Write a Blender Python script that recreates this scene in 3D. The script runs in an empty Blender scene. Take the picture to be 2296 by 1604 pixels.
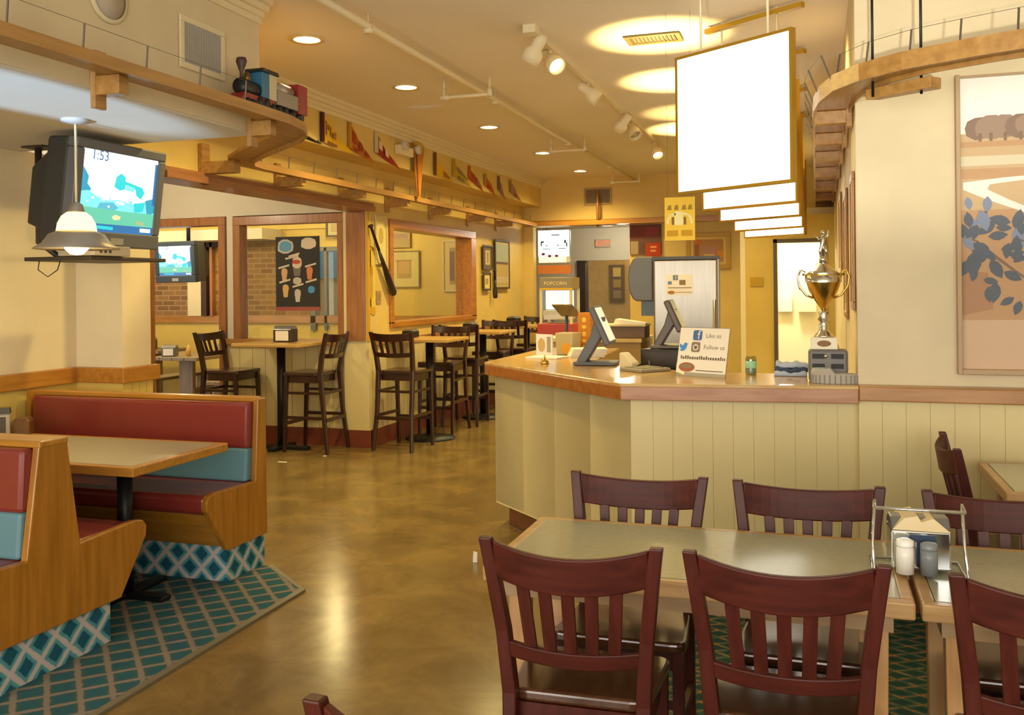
import bpy, bmesh, math, random
from mathutils import Vector, Matrix, Euler
random.seed(7)
sc = bpy.context.scene
COL = sc.collection
PI = math.pi
rad = math.radians

# ------------------------------------------------------------------ materials
def lin(h):
    if isinstance(h, str):
        h = h.lstrip('#'); c = [int(h[i:i+2], 16)/255 for i in (0, 2, 4)]
    else: c = h
    return tuple(x/12.92 if x <= .04045 else ((x+.055)/1.055)**2.4 for x in c) + (1,)
MATS = {}
def mat(name, col, rough=.5, metal=0, noise=0, nscale=8, bump=0, bscale=60, col2=None, coat=0, spec=.5, stretch=(1, 1, 1)):
    if name in MATS: return MATS[name]
    m = bpy.data.materials.new(name); m.use_nodes = True
    nt = m.node_tree; b = nt.nodes['Principled BSDF']
    b.inputs['Roughness'].default_value = rough; b.inputs['Metallic'].default_value = metal
    b.inputs['Coat Weight'].default_value = coat; b.inputs['Coat Roughness'].default_value = .15
    b.inputs['Specular IOR Level'].default_value = spec
    c = lin(col)
    b.inputs['Base Color'].default_value = c
    tc = nt.nodes.new('ShaderNodeTexCoord'); mp = nt.nodes.new('ShaderNodeMapping')
    nt.links.new(tc.outputs['Object'], mp.inputs[0]); mp.inputs['Scale'].default_value = stretch
    n = nt.nodes.new('ShaderNodeTexNoise'); n.inputs['Scale'].default_value = nscale; n.inputs['Detail'].default_value = 5
    nt.links.new(mp.outputs[0], n.inputs['Vector'])
    cr = nt.nodes.new('ShaderNodeValToRGB')
    c2 = lin(col2) if col2 else tuple(x*(1-noise) for x in c[:3])+(1,)
    cr.color_ramp.elements[0].color = c2; cr.color_ramp.elements[1].color = c
    cr.color_ramp.elements[0].position = .32; cr.color_ramp.elements[1].position = .68
    nt.links.new(n.outputs['Fac'], cr.inputs[0])
    if noise or col2: nt.links.new(cr.outputs[0], b.inputs['Base Color'])
    if bump:
        n2 = nt.nodes.new('ShaderNodeTexNoise'); n2.inputs['Scale'].default_value = bscale
        nt.links.new(mp.outputs[0], n2.inputs['Vector'])
        bp = nt.nodes.new('ShaderNodeBump'); bp.inputs['Strength'].default_value = bump; bp.inputs['Distance'].default_value = .01
        nt.links.new(n2.outputs['Fac'], bp.inputs['Height']); nt.links.new(bp.outputs[0], b.inputs['Normal'])
    MATS[name] = m; return m
def emi(name, col, s=1.0):
    if name in MATS: return MATS[name]
    m = bpy.data.materials.new(name); m.use_nodes = True; nt = m.node_tree
    b = nt.nodes['Principled BSDF']; b.inputs['Base Color'].default_value = (.02, .02, .02, 1); b.inputs['Roughness'].default_value = .3
    b.inputs['Emission Color'].default_value = lin(col); b.inputs['Emission Strength'].default_value = s
    MATS[name] = m; return m
def wood(name, c1, c2, axis='x', rough=.35, coat=.2, scale=1.0, spec=.5):
    if name in MATS: return MATS[name]
    st = {'x': (1.2, 14, 14), 'y': (14, 1.2, 14), 'z': (14, 14, 1.2)}[axis]
    return mat(name, c1, rough, col2=c2, nscale=2.2*scale, stretch=st, coat=coat, bump=.03, bscale=8, spec=spec)
def glassy(name, tint='#ffffff', gloss=.07, rough=.02):
    if name in MATS: return MATS[name]
    m = bpy.data.materials.new(name); m.use_nodes = True; nt = m.node_tree
    nt.nodes.remove(nt.nodes['Principled BSDF']); out = nt.nodes['Material Output']
    t = nt.nodes.new('ShaderNodeBsdfTransparent'); t.inputs[0].default_value = lin(tint)
    g = nt.nodes.new('ShaderNodeBsdfGlossy'); g.inputs['Roughness'].default_value = rough
    mx = nt.nodes.new('ShaderNodeMixShader'); mx.inputs[0].default_value = gloss
    nt.links.new(t.outputs[0], mx.inputs[1]); nt.links.new(g.outputs[0], mx.inputs[2]); nt.links.new(mx.outputs[0], out.inputs[0])
    MATS[name] = m; return m
def lattice(name, base, base2, line, a, b, w=.16, rough=.95, core=None, cw=.3, nz_amt=.12):
    """woven diamond trellis: two families of stripes with a dark core diamond"""
    m = bpy.data.materials.new(name); m.use_nodes = True; nt = m.node_tree; L = nt.links.new
    bs = nt.nodes['Principled BSDF']; bs.inputs['Roughness'].default_value = rough; bs.inputs['Specular IOR Level'].default_value = .1
    tc = nt.nodes.new('ShaderNodeTexCoord')
    nz = nt.nodes.new('ShaderNodeTexNoise'); nz.inputs['Scale'].default_value = 30; L(tc.outputs['Object'], nz.inputs['Vector'])
    def stripe(vec):
        d = nt.nodes.new('ShaderNodeVectorMath'); d.operation = 'DOT_PRODUCT'; d.inputs[1].default_value = vec
        L(tc.outputs['Object'], d.inputs[0])
        f = nt.nodes.new('ShaderNodeMath'); f.operation = 'PINGPONG'; f.inputs[1].default_value = .5; L(d.outputs['Value'], f.inputs[0])
        return f.outputs[0]
    s1, s2 = stripe(a), stripe(b)
    mn = nt.nodes.new('ShaderNodeMath'); mn.operation = 'MINIMUM'; L(s1, mn.inputs[0]); L(s2, mn.inputs[1])
    ad = nt.nodes.new('ShaderNodeMath'); ad.operation = 'MULTIPLY_ADD'; ad.inputs[1].default_value = nz_amt; L(nz.outputs['Fac'], ad.inputs[0]); L(mn.outputs[0], ad.inputs[2])
    cr = nt.nodes.new('ShaderNodeValToRGB'); cr.color_ramp.interpolation = 'LINEAR'
    e = cr.color_ramp.elements
    e[0].position = w+.03; e[0].color = lin(line); e[1].position = w+.09; e[1].color = lin(base2)
    e2 = cr.color_ramp.elements.new(cw+.02); e2.color = lin(base2)
    e3 = cr.color_ramp.elements.new(cw+.07); e3.color = lin(core or base)
    L(ad.outputs[0], cr.inputs[0]); L(cr.outputs[0], bs.inputs['Base Color'])
    MATS[name] = m; return m
def brickmat(name, c1, c2, mortar):
    m = bpy.data.materials.new(name); m.use_nodes = True; nt = m.node_tree; L = nt.links.new
    bs = nt.nodes['Principled BSDF']; bs.inputs['Roughness'].default_value = .9
    tc = nt.nodes.new('ShaderNodeTexCoord'); mp = nt.nodes.new('ShaderNodeMapping'); mp.inputs['Rotation'].default_value = (PI/2, 0, 0)
    L(tc.outputs['Object'], mp.inputs[0]); bk = nt.nodes.new('ShaderNodeTexBrick'); L(mp.outputs[0], bk.inputs['Vector'])
    bk.inputs['Scale'].default_value = 1; bk.inputs['Brick Width'].default_value = .21; bk.inputs['Row Height'].default_value = .075
    bk.inputs['Mortar Size'].default_value = .008
    bk.inputs['Color1'].default_value = lin(c1); bk.inputs['Color2'].default_value = lin(c2); bk.inputs['Mortar'].default_value = lin(mortar)
    L(bk.outputs['Color'], bs.inputs['Base Color']); MATS[name] = m; return m

WALL = mat('cream_paint', '#dccda8', .6, noise=.10, nscale=3)
WALLH = mat('hall_paint', '#dcc070', .6, noise=.12, nscale=2.5)
CEIL = mat('ceiling_paint', '#e8dfca', .85, noise=.04, nscale=1.5, bump=.08, bscale=120)
CEILW = mat('white_ceiling_paint', '#d2cbb8', .8, noise=.03)
WAINS = mat('wainscot_paint', '#dccb92', .45, noise=.05, nscale=2)
YELL = mat('yellow_paint', '#d8bd62', .6, noise=.1, nscale=3)
TRIMW = mat('trim_paint', '#e2d5b0', .5)
OAK = wood('oak_x', '#b8802e', '#a06c1e', 'x'); OAKY = wood('oak_y', '#b67c2c', '#9e671c', 'y'); OAKZ = wood('oak_z', '#ac7424', '#925e14', 'z')
RAIL = wood('rail_oak', '#b58448', '#9c6a30', 'x'); RAILZ = wood('casing_oak', '#a87346', '#8d5a34', 'z'); RAILY = wood('casing_oak_y', '#a87346', '#8d5a34', 'y')
SHELFW = wood('shelf_pine', '#b5894a', '#9c7236', 'y', rough=.5)
CHERRY = wood('cherry_stain', '#511f15', '#3b130a', 'z', rough=.45, coat=.05, spec=.3)
CHERRYX = wood('cherry_stain_x', '#511f15', '#3b130a', 'x', rough=.5, coat=.03, spec=.25)
SEATW = wood('seat_stain', '#55341f', '#402414', 'y', rough=.22, coat=.7)
WALNUT = wood('dark_stool_wood', '#37170f', '#260d08', 'z', rough=.3, coat=.4)
BLACKM = mat('black_metal', '#15181c', .4, .3)
CHROME = mat('chrome', '#d8dde2', .12, 1)
STEEL = mat('brushed_steel', '#989286', .33, .9, noise=.12, nscale=3, stretch=(30, 30, 1))
RED = mat('red_vinyl', '#803028', .27, noise=.08, coat=.25)
TEALV = mat('teal_vinyl', '#5b8490', .4, coat=.2)
LAM = mat('green_laminate', '#a9a88f', .22, noise=.08, nscale=40, coat=.3)
LAMB = wood('beige_tabletop', '#c9a565', '#bb9450', 'x', rough=.3)
WHITE = mat('white_plastic', '#e6e2d8', .4)
GREYD = mat('dark_grey_plastic', '#3c3e42', .45)
GREYM = mat('mid_grey_plastic', '#57595b', .45)
BLACK = mat('black_plastic', '#141414', .35)
PAPER = mat('white_paper', '#ece6d6', .8)
TILE = mat('terracotta_tile', '#7a3a2a', .45, noise=.2, nscale=5)
WIRE = mat('thin_wire', '#6b6156', .5, .6)
GLASS = glassy('window_glass', '#f4f6f2', .09)
CLEAR = glassy('clear_plastic', '#f2f2ee', .12)
PICNIC = wood('picnic_wood', '#8d7a5f', '#766349', 'x', rough=.6)
GOLD = mat('gold_metal', '#dcba62', .24, 1)
SILVER = mat('silver_metal', '#d5d3cc', .15, 1)
LAMPON = emi('lamp_glow', '#fff0b4', 9)
MENUON = emi('menu_glow', '#fff8e2', 2.2)

# ------------------------------------------------------------------ mesh builder
class B:
    def __init__(s): s.v = []; s.f = []; s.mi = []; s.sm = []; s.T = None
    def add(s, vs, fs, m=0, smooth=False):
        o = len(s.v)
        if s.T is not None: vs = [s.T @ Vector(p) for p in vs]
        s.v += [tuple(p) for p in vs]
        for f in fs: s.f.append([i+o for i in f]); s.mi.append(m); s.sm.append(smooth)
        return s
    def box(s, x0, y0, z0, x1, y1, z1, m=0):
        v = [(x, y, z) for z in (z0, z1) for y in (y0, y1) for x in (x0, x1)]
        return s.add(v, [(0, 2, 3, 1), (4, 5, 7, 6), (0, 1, 5, 4), (2, 6, 7, 3), (0, 4, 6, 2), (1, 3, 7, 5)], m)
    def cbox(s, c, d, m=0): return s.box(c[0]-d[0]/2, c[1]-d[1]/2, c[2]-d[2]/2, c[0]+d[0]/2, c[1]+d[1]/2, c[2]+d[2]/2, m)
    def prism(s, pts, ax, a, b, m=0):
        n = len(pts)
        def P(p, t): return (t, p[0], p[1]) if ax == 'x' else ((p[0], t, p[1]) if ax == 'y' else (p[0], p[1], t))
        v = [P(p, a) for p in pts]+[P(p, b) for p in pts]
        f = [list(range(n))[::-1], list(range(n, 2*n))]+[(i, (i+1) % n, n+(i+1) % n, n+i) for i in range(n)]
        return s.add(v, f, m)
    def loft(s, secs, m=0, smooth=False, closed=False, cap=True):
        k = len(secs[0]); v = [p for q in secs for p in q]; f = []
        N = len(secs)
        for i in range(N if closed else N-1):
            for j in range(k):
                a = i*k+j; b2 = i*k+(j+1) % k; i2 = (i+1) % N
                f.append((a, b2, i2*k+(j+1) % k, i2*k+j))
        if cap and not closed: f += [list(range(k))[::-1], [(N-1)*k+j for j in range(k)]]
        return s.add(v, f, m, smooth)
    def tube(s, pts, r, n=8, m=0, closed=False):
        pts = [Vector(p) for p in pts]; secs = []; N = len(pts); up = None
        for i, p in enumerate(pts):
            if closed: d = pts[(i+1) % N]-pts[i-1]
            else: d = pts[min(i+1, N-1)]-pts[max(i-1, 0)]
            d.normalize()
            if up is None: up = d.orthogonal()
            up = (up-d*up.dot(d)).normalized(); w = d.cross(up)
            rr = r[i] if isinstance(r, (list, tuple)) else r
            secs.append([tuple(p+(up*math.cos(2*PI*j/n)+w*math.sin(2*PI*j/n))*rr) for j in range(n)])
        return s.loft(secs, m, n > 5, closed)
    def lathe(s, prof, c=(0, 0, 0), n=24, m=0, smooth=True, cap=True):
        secs = [[(c[0]+max(r, 1e-4)*math.cos(2*PI*j/n), c[1]+max(r, 1e-4)*math.sin(2*PI*j/n), c[2]+z) for j in range(n)] for r, z in prof]
        return s.loft(secs, m, smooth, False, cap)
    def ribbon(s, path, w0, w1, z0, z1, m=0):
        """board following a plan path; w0/w1 offsets to the left of travel"""
        P = [Vector((p[0], p[1], 0)) for p in path]; secs = []
        for i, p in enumerate(P):
            d = (P[min(i+1, len(P)-1)]-P[max(i-1, 0)]).normalized(); l = Vector((-d.y, d.x, 0))
            a = p+l*w0; b2 = p+l*w1
            secs.append([(a.x, a.y, z0), (b2.x, b2.y, z0), (b2.x, b2.y, z1), (a.x, a.y, z1)])
        return s.loft(secs, m)
    def poly(s, pts, m=0): return s.add(pts, [list(range(len(pts)))], m)
    def text(s, st, size, pos, U, V, m=0, slant=0, align='CENTER'):
        vs, fs = text2d(st, align); U = Vector(U); V = Vector(V); p = Vector(pos)
        return s.add([p+(U*(x+slant*y)+V*y)*size for x, y in vs], fs, m)
    def disc(s, c, U, V, ru, rv, n=16, m=0, a0=0):
        c = Vector(c); U = Vector(U); V = Vector(V)
        return s.poly([c+U*ru*math.cos(2*PI*i/n+a0)+V*rv*math.sin(2*PI*i/n+a0) for i in range(n)], m)
    def obj(s, name, mats, parent=None, bev=0, seg=2, loc=None):
        me = bpy.data.meshes.new(name); me.from_pydata(s.v, [], s.f)
        for mm in (mats if isinstance(mats, (list, tuple)) else [mats]): me.materials.append(mm)
        for p, i, q in zip(me.polygons, s.mi, s.sm): p.material_index = i; p.use_smooth = q
        bm = bmesh.new(); bm.from_mesh(me); bmesh.ops.recalc_face_normals(bm, faces=[f for f in bm.faces]); bm.to_mesh(me); bm.free()
        o = bpy.data.objects.new(name, me); COL.objects.link(o)
        if parent: o.parent = parent
        if loc: o.location = loc
        if bev:
            b = o.modifiers.new('bevel', 'BEVEL'); b.width = bev; b.segments = seg; b.limit_method = 'ANGLE'; b.angle_limit = rad(35)
        return o
_T = {}
def text2d(st, align='CENTER'):
    k = (st, align)
    if k in _T: return _T[k]
    cu = bpy.data.curves.new('lettering', 'FONT'); cu.body = st; cu.align_x = align; cu.resolution_u = 2
    o = bpy.data.objects.new('lettering', cu); COL.objects.link(o)
    dg = bpy.context.evaluated_depsgraph_get(); me = bpy.data.meshes.new_from_object(o.evaluated_get(dg))
    r = ([(v.co.x, v.co.y) for v in me.vertices], [list(p.vertices) for p in me.polygons])
    bpy.data.objects.remove(o); bpy.data.curves.remove(cu); bpy.data.meshes.remove(me)
    _T[k] = r; return r
def thing(name, label, cat, loc=(0, 0, 0), rz=0, group=None):
    o = bpy.data.objects.new(name, None); COL.objects.link(o); o.location = loc; o.rotation_euler = (0, 0, rz)
    o.empty_display_size = .1; o['label'] = label; o['category'] = cat
    if group: o['group'] = group
    return o
def tag(o, label, cat, group=None):
    o['label'] = label; o['category'] = cat
    if group: o['group'] = group
    return o
def struct(o): o['kind'] = 'structure'; return o
def dup(root, loc, rz, label, group=None):
    r = root.copy(); COL.objects.link(r); r.location = loc; r.rotation_euler = (0, 0, rz); r['label'] = label
    if group: r['group'] = group
    for ch in list(root.children):
        c = ch.copy(); COL.objects.link(c); c.parent = r
        for g in list(ch.children):
            d = g.copy(); COL.objects.link(d); d.parent = c
    return r
X, Y, Z = Vector((1, 0, 0)), Vector((0, 1, 0)), Vector((0, 0, 1))

# ------------------------------------------------------------------ camera
TH = math.atan(682/2080); ROLL = rad(.6)
cd = bpy.data.cameras.new('camera'); cam = bpy.data.objects.new('camera', cd); COL.objects.link(cam); sc.camera = cam
R_ = Vector((math.cos(TH), math.sin(TH), 0)); F_ = Vector((-math.sin(TH), math.cos(TH), 0))
Xc = math.cos(ROLL)*R_-math.sin(ROLL)*Z; Yc = math.sin(ROLL)*R_+math.cos(ROLL)*Z
M = Matrix((Xc, Yc, -F_)).transposed().to_4x4(); M.translation = (0, 0, 1.56); cam.matrix_world = M
cd.sensor_width = 36; cd.lens = 36*2080/2296; cd.shift_y = -156/2296; cd.clip_start = .05

# ------------------------------------------------------------------ setting
def floor_mat():
    m = mat('stained_concrete', '#8a7242', .21, col2='#66532d', nscale=2.6, coat=.0, bump=.015, bscale=25)
    nt = m.node_tree; b = nt.nodes['Principled BSDF']
    cr = [n for n in nt.nodes if n.type == 'VALTORGB'][0]
    e = cr.color_ramp.elements.new(.5); e.color = lin('#77623a')
    n = [n for n in nt.nodes if n.type == 'TEX_NOISE'][0]; n.inputs['Detail'].default_value = 9; n.inputs['Roughness'].default_value = .68; n.inputs['Distortion'].default_value = .6
    return m
struct(B().box(-10.2, -2.6, -.1, 3.4, 20, 0).obj('floor', floor_mat()))
struct(B().box(-4.7, -2.6, 3.18, 3.4, 13.6, 3.3).obj('ceiling', CEIL))
struct(B().box(-4.75, -2.6, 2.44, -2.95, 4.5, 3.18).obj('ceiling_booth_soffit', [WALL]))
struct(B().box(-4.72, -2.55, 2.43, -2.96, 4.49, 2.44).obj('ceiling_booth', CEILW))
struct(B().box(-4.6, 4.5, 2.77, -3.92, 13.5, 3.18).obj('ceiling_hall_soffit', WALLH))
def crown(path, name, side):
    b = B()
    for a, h0, h1 in ((.085, 3.15, 3.18), (.06, 3.115, 3.15), (.03, 3.085, 3.115), (.014, 3.05, 3.085)):
        b.ribbon(path, 0, -a*side, h0, h1)
    return struct(b.obj(name, TRIMW))
crown([(-2.95, -2.5), (-2.95, 4.5), (-4.5, 4.5)], 'trim_1', 1)
crown([(-3.92, 4.6), (-3.92, 13.4)], 'trim_2', 1)
# left wall of the booth bay, with the column
b = B(); b.box(-4.9, -2.6, 0, -4.65, 4.93, 2.44); struct(b.obj('wall_left_booth', WALL))
b = B(); b.box(-4.66, -2.6, 0, -4.635, 4.93, 1.0); struct(b.obj('wall_left_wainscot', YELL))
b = B(); b.box(-4.66, 4.93, 0, -4.28, 5.2, 3.1); struct(b.obj('wall_left_column', WALL))
b = B()
for i in range(4): b.box(-4.28, 4.93+i*.0675, 0, -4.262, 4.93+i*.0675+.063, .98)
b.box(-4.65, 4.91, 0, -4.262, 4.93, .98); struct(b.obj('wall_left_column_wainscot', YELL))
b = B(); b.box(-4.65, -2.6, .97, -4.605, 4.9, 1.07); b.box(-4.65, 4.885, .97, -4.235, 4.93, 1.07); b.box(-4.28, 4.93, .97, -4.235, 5.24, 1.07)
struct(b.obj('trim_3', OAKY, bev=.006))
# upper wall over the opening and the hall wall with its interior window
b = B(); b.box(-4.4, 5.2, 2.38, -4.2, 8.25, 2.77); b.box(-4.4, 4.5, 2.38, -4.2, 5.2, 2.77)
b.box(-4.4, 8.25, 0, -4.2, 8.72, 2.77); b.box(-4.4, 8.72, 2.28, -4.2, 11.26, 2.77); b.box(-4.4, 8.72, 0, -4.2, 11.26, 1.16); b.box(-4.4, 11.26, 0, -4.2, 13.5, 2.77)
struct(b.obj('wall_left_hall', WALLH))
b = B()
for i in range(50):
    y = 8.33+i*.1
    if y < 13.3: b.box(-4.2, y, .17, -4.185, y+.094, 1.0)
struct(b.obj('wall_left_hall_wainscot', WAINS))
struct(B().box(-4.21, 8.24, 0, -4.175, 13.4, .17).box(-4.47, 8.22, 0, -4.175, 8.26, .17).obj('baseboard_hall', TILE))
struct(B().box(-4.22, 8.3, 1.0, -4.16, 13.4, 1.05).obj('trim_4', RAILY, bev=.004))
struct(B().box(-4.4, 5.2, 2.33, -4.13, 8.3, 2.38).box(-4.2, 5.2, 2.38, -4.15, 8.3, 2.41).obj('trim_5', RAILY, bev=.004))
# pillar at the corner of the alcove
struct(B().box(-4.46, 8.235, .17, -4.19, 8.3, 2.33).obj('wall_pillar', WAINS))
struct(B().box(-4.42, 8.215, 1.05, -4.22, 8.26, 2.33).obj('trim_6', RAILZ, bev=.004))
struct(B().box(-4.205, 8.22, 1.05, -4.18, 8.26, 2.36).obj('trim_7', mat('yellow_edge', '#c99a1e', .5)))
# alcove window wall (y = 8.3): doorway on the left, glazed window on the right
YW = 8.3
b = B(); b.box(-7.3, YW, 2.34, -4.42, YW+.14, 2.8); b.box(-5.86, YW, 0, -5.78, YW+.14, 2.34); b.box(-4.47, YW, 1.05, -4.42, YW+.14, 2.34)
b.box(-7.6, YW, 0, -6.95, YW+.14, 2.8)
struct(b.obj('wall_alcove', CEILW))
b = B(); b.box(-5.86, YW, .17, -4.42, YW+.14, 1.05)
for i in range(9): b.box(-5.86+i*.155, YW-.012, .17, -5.86+i*.155+.149, YW, 1.0)
struct(b.obj('wall_alcove_wainscot', WAINS))
struct(B().box(-5.87, YW-.04, 0, -4.42, YW, .17).obj('baseboard_alcove', TILE))
struct(B().box(-5.87, YW-.05, 1.0, -4.4, YW+.15, 1.06).obj('trim_8', RAIL, bev=.004))
b = B()  # door casing
b.box(-6.95, YW-.025, 2.25, -5.865, YW+.16, 2.335); b.box(-5.95, YW-.025, 0, -5.865, YW+.16, 2.25); b.box(-7.0, YW-.025, 0, -6.9, YW+.16, 2.335)
struct(b.obj('door_1', RAILZ, bev=.004))
w = B(); w.box(-5.775, YW-.02, 2.24, -4.47, YW+.12, 2.33); w.box(-5.775, YW-.02, 1.06, -5.69, YW+.12, 2.24); w.box(-4.555, YW-.02, 1.06, -4.47, YW+.12, 2.24)
win = struct(w.obj('window_1', RAILZ, bev=.004)); B().box(-5.7, YW+.045, 1.05, -4.54, YW+.051, 2.25).obj('pane', GLASS, win)
# hall interior window
w = B(); x0, x1 = -4.4, -4.175
w.box(x0, 8.72, 2.2, x1, 11.26, 2.29); w.box(x0, 8.72, 1.2, x1, 8.8, 2.2); w.box(x0, 11.1, 1.2, x1, 11.26, 2.2); w.box(x0, 8.72, 1.16, x1, 11.26, 1.22)
win = struct(w.obj('window_2', wood('gold_oak', '#b2761d', '#9a5f14', 'y'), bev=.004)); B().box(-4.30, 8.79, 1.21, -4.294, 11.11, 2.21).obj('pane', GLASS, win)
# alcove and side room shell
struct(B().box(-7.6, 5.2, 2.8, -4.3, 8.44, 2.9).obj('ceiling_alcove', CEILW))
struct(B().box(-7.7, 5.1, 0, -7.6, 8.44, 2.8).box(-7.6, 5.1, 0, -4.66, 5.2, 2.8).obj('wall_alcove_side', WALL))
struct(B().box(-10.2, 8.4, 2.8, -4.3, 11.7, 2.9).obj('ceiling_side_room', CEILW))
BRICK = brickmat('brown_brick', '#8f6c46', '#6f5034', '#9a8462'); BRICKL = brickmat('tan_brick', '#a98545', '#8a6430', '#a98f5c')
b = B(); b.box(-10.2, 11.5, 1.12, -8.55, 11.7, 2.8); b.box(-8.1, 11.5, 1.12, -6.72, 11.7, 2.3); struct(b.obj('wall_side_room', BRICK))
struct(B().box(-8.55, 11.5, 1.12, -8.1, 11.7, 2.3).obj('wall_side_room_pale_brick', BRICKL))  # panel of paler tan brick
b = B(); b.box(-10.2, 11.48, 0, -4.3, 11.7, 1.12); b.box(-6.1, 11.5, 1.12, -4.3, 11.7, 2.8); b.box(-10.2, 11.45, 2.42, -6.1, 11.7, 2.8).box(-8.55, 11.5, 2.3, -6.72, 11.7, 2.42)
b.box(-6.72, 11.5, 2.12, -6.1, 11.7, 2.42); struct(b.obj('wall_side_room_yellow', YELL))
struct(B().box(-10.3, 8.4, 0, -10.2, 11.7, 2.8).obj('wall_side_room_end', BRICK))
struct(B().box(-10.2, 11.0, 2.27, -7.2, 11.5, 2.42).obj('ceiling_bulkhead', CEILW))
struct(B().box(-10.2, 11.44, 1.1, -4.3, 11.5, 1.2).obj('trim_9', RAIL)); 
b = B(); b.box(-8.75, 11.43, 1.2, -8.52, 11.5, 2.27); struct(b.obj('trim_10', TRIMW))
b = B(); b.box(-8.5, 11.42, 1.2, -8.42, 11.5, 2.27, 0); b.box(-8.36, 11.42, 1.2, -8.32, 11.5, 2.27, 1); b.box(-8.5, 11.42, 2.2, -7.9, 11.5, 2.27, 0)
struct(b.obj('trim_11', [mat('dark_brown', '#3a2216', .5), RAILZ]))
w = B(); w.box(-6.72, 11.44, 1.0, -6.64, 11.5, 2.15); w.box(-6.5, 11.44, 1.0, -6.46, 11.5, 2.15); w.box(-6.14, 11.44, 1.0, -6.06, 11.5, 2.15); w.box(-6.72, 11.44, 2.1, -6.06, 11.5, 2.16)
win = struct(w.obj('reflection_window', mat('grey_frame', '#6d6f70', .5)))  # added window, stands in for the storefront reflected in the alcove glass
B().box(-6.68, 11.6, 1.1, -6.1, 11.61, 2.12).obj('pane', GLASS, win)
struct(B().box(-7.6, 13.2, 0, -5.6, 13.3, 1.75, 0).box(-7.6, 13.15, 1.75, -5.6, 13.3, 2.2, 1).obj('reflection_backdrop', [mat('reflection_tan', '#b8a88a', .8), mat('reflection_blue', '#4c8fc4', .6)]))  # added panels, coloured like that storefront reflection
# end wall with its opening, and the room behind
b = B(); b.box(-4.4, 13.4, 2.47, .3, 13.55, 3.18); b.box(-2.58, 13.4, 0, .3, 13.55, 2.47); b.box(-4.4, 13.4, 0, -4.05, 13.55, 2.47)
struct(b.obj('wall_end', WALLH))
struct(B().box(-4.2, 13.33, 2.5, .2, 13.4, 2.56).obj('trim_12', OAK))
b = B(); b.box(-5.5, 16, 2.03, -1.5, 16.15, 2.8); b.box(-5.5, 16, 0, -4.0, 16.15, 2.03); b.box(-2.3, 16, 0, -1.5, 16.15, 2.03)
b.box(-5.6, 13.5, 0, -5.5, 16.1, 2.8); b.box(-1.5, 13.5, 0, -1.4, 16.1, 2.8); struct(b.obj('wall_back_room', CEILW))
struct(B().box(-5.6, 13.55, 2.6, -1.4, 16.1, 2.8).obj('ceiling_back_room', CEILW))
b = B(); b.box(-5.0, 18, 0, -1.0, 18.1, 2.6); struct(b.obj('wall_back_passage', mat('tan_paint', '#a98a52', .7, noise=.15)))
struct(B().box(-4.02, 15.95, 0, -3.87, 16.2, 2.03).obj('trim_13', mat('dark_door', '#33251f', .5)))
struct(B().box(-5.0, 16.15, 2.5, -1.0, 18.1, 2.6).obj('ceiling_back_passage', CEILW))
# long right-hand wall of the service area and the wall with the mural
struct(B().box(.19, 4.86, 1.0, .34, 13.5, 3.18).obj('wall_right_service', WALL))
struct(B().box(.192, 4.85, 1.0, 3.3, 5.0, 3.18).obj('wall_right', WALL))
b = B(); b.box(.1905, 4.8, .0, 3.3, 5.0, 1.0)
for i in range(29): b.box(.191+i*.106, 4.794, .15, .191+i*.106+.1045, 4.8, 1.0)
struct(b.obj('wall_right_wainscot', WAINS))
struct(B().box(.191, 4.74, 1.0, 3.3, 4.9, 1.07).obj('trim_14', RAIL, bev=.006))
struct(B().box(.2, 4.77, 0, 3.3, 4.8, .15).obj('baseboard_right', TILE))
struct(B().box(3.3, -2.6, 0, 3.45, 5.0, 3.3).obj('wall_right_side', WALL))
# storefront behind the camera: mullioned windows, daylight outside
b = B(); b.box(-4.75, -2.75, 0, 3.3, -2.6, .5); b.box(-4.75, -2.75, 2.7, 3.3, -2.6, 3.3)
for x in (-4.75, -2.8, -.9, 1.0, 3.1): b.box(x, -2.75, .5, x+.18, -2.6, 2.7)
struct(b.obj('wall_front', mat('storefront_frame', '#8d8470', .5)))
# small room seen through the service doorway
b = B(); b.box(-.74, 10.5, 0, -.43, 10.62, 2.32); b.box(-.43, 10.5, 2.06, .19, 10.62, 2.32); b.box(.08, 10.5, 0, .19, 10.62, 2.06)
struct(b.obj('wall_service', YELL))
b = B(); b.box(-.44, 10.47, 0, -.40, 10.64, 2.06); b.box(.06, 10.47, 0, .10, 10.64, 2.06); b.box(-.44, 10.47, 2.02, .10, 10.64, 2.06)
struct(b.obj('door_2', mat('dark_bronze', '#5b4c2e', .45)))
b = B(); b.box(-.8, 12.4, 0, .19, 12.5, 2.32); b.box(-.8, 10.6, 2.32, .19, 12.5, 2.4); b.box(-.8, 10.6, 0, -.74, 12.4, 2.32); struct(b.obj('wall_service_room', mat('white_paint', '#e9e2c8', .6)))

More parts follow.
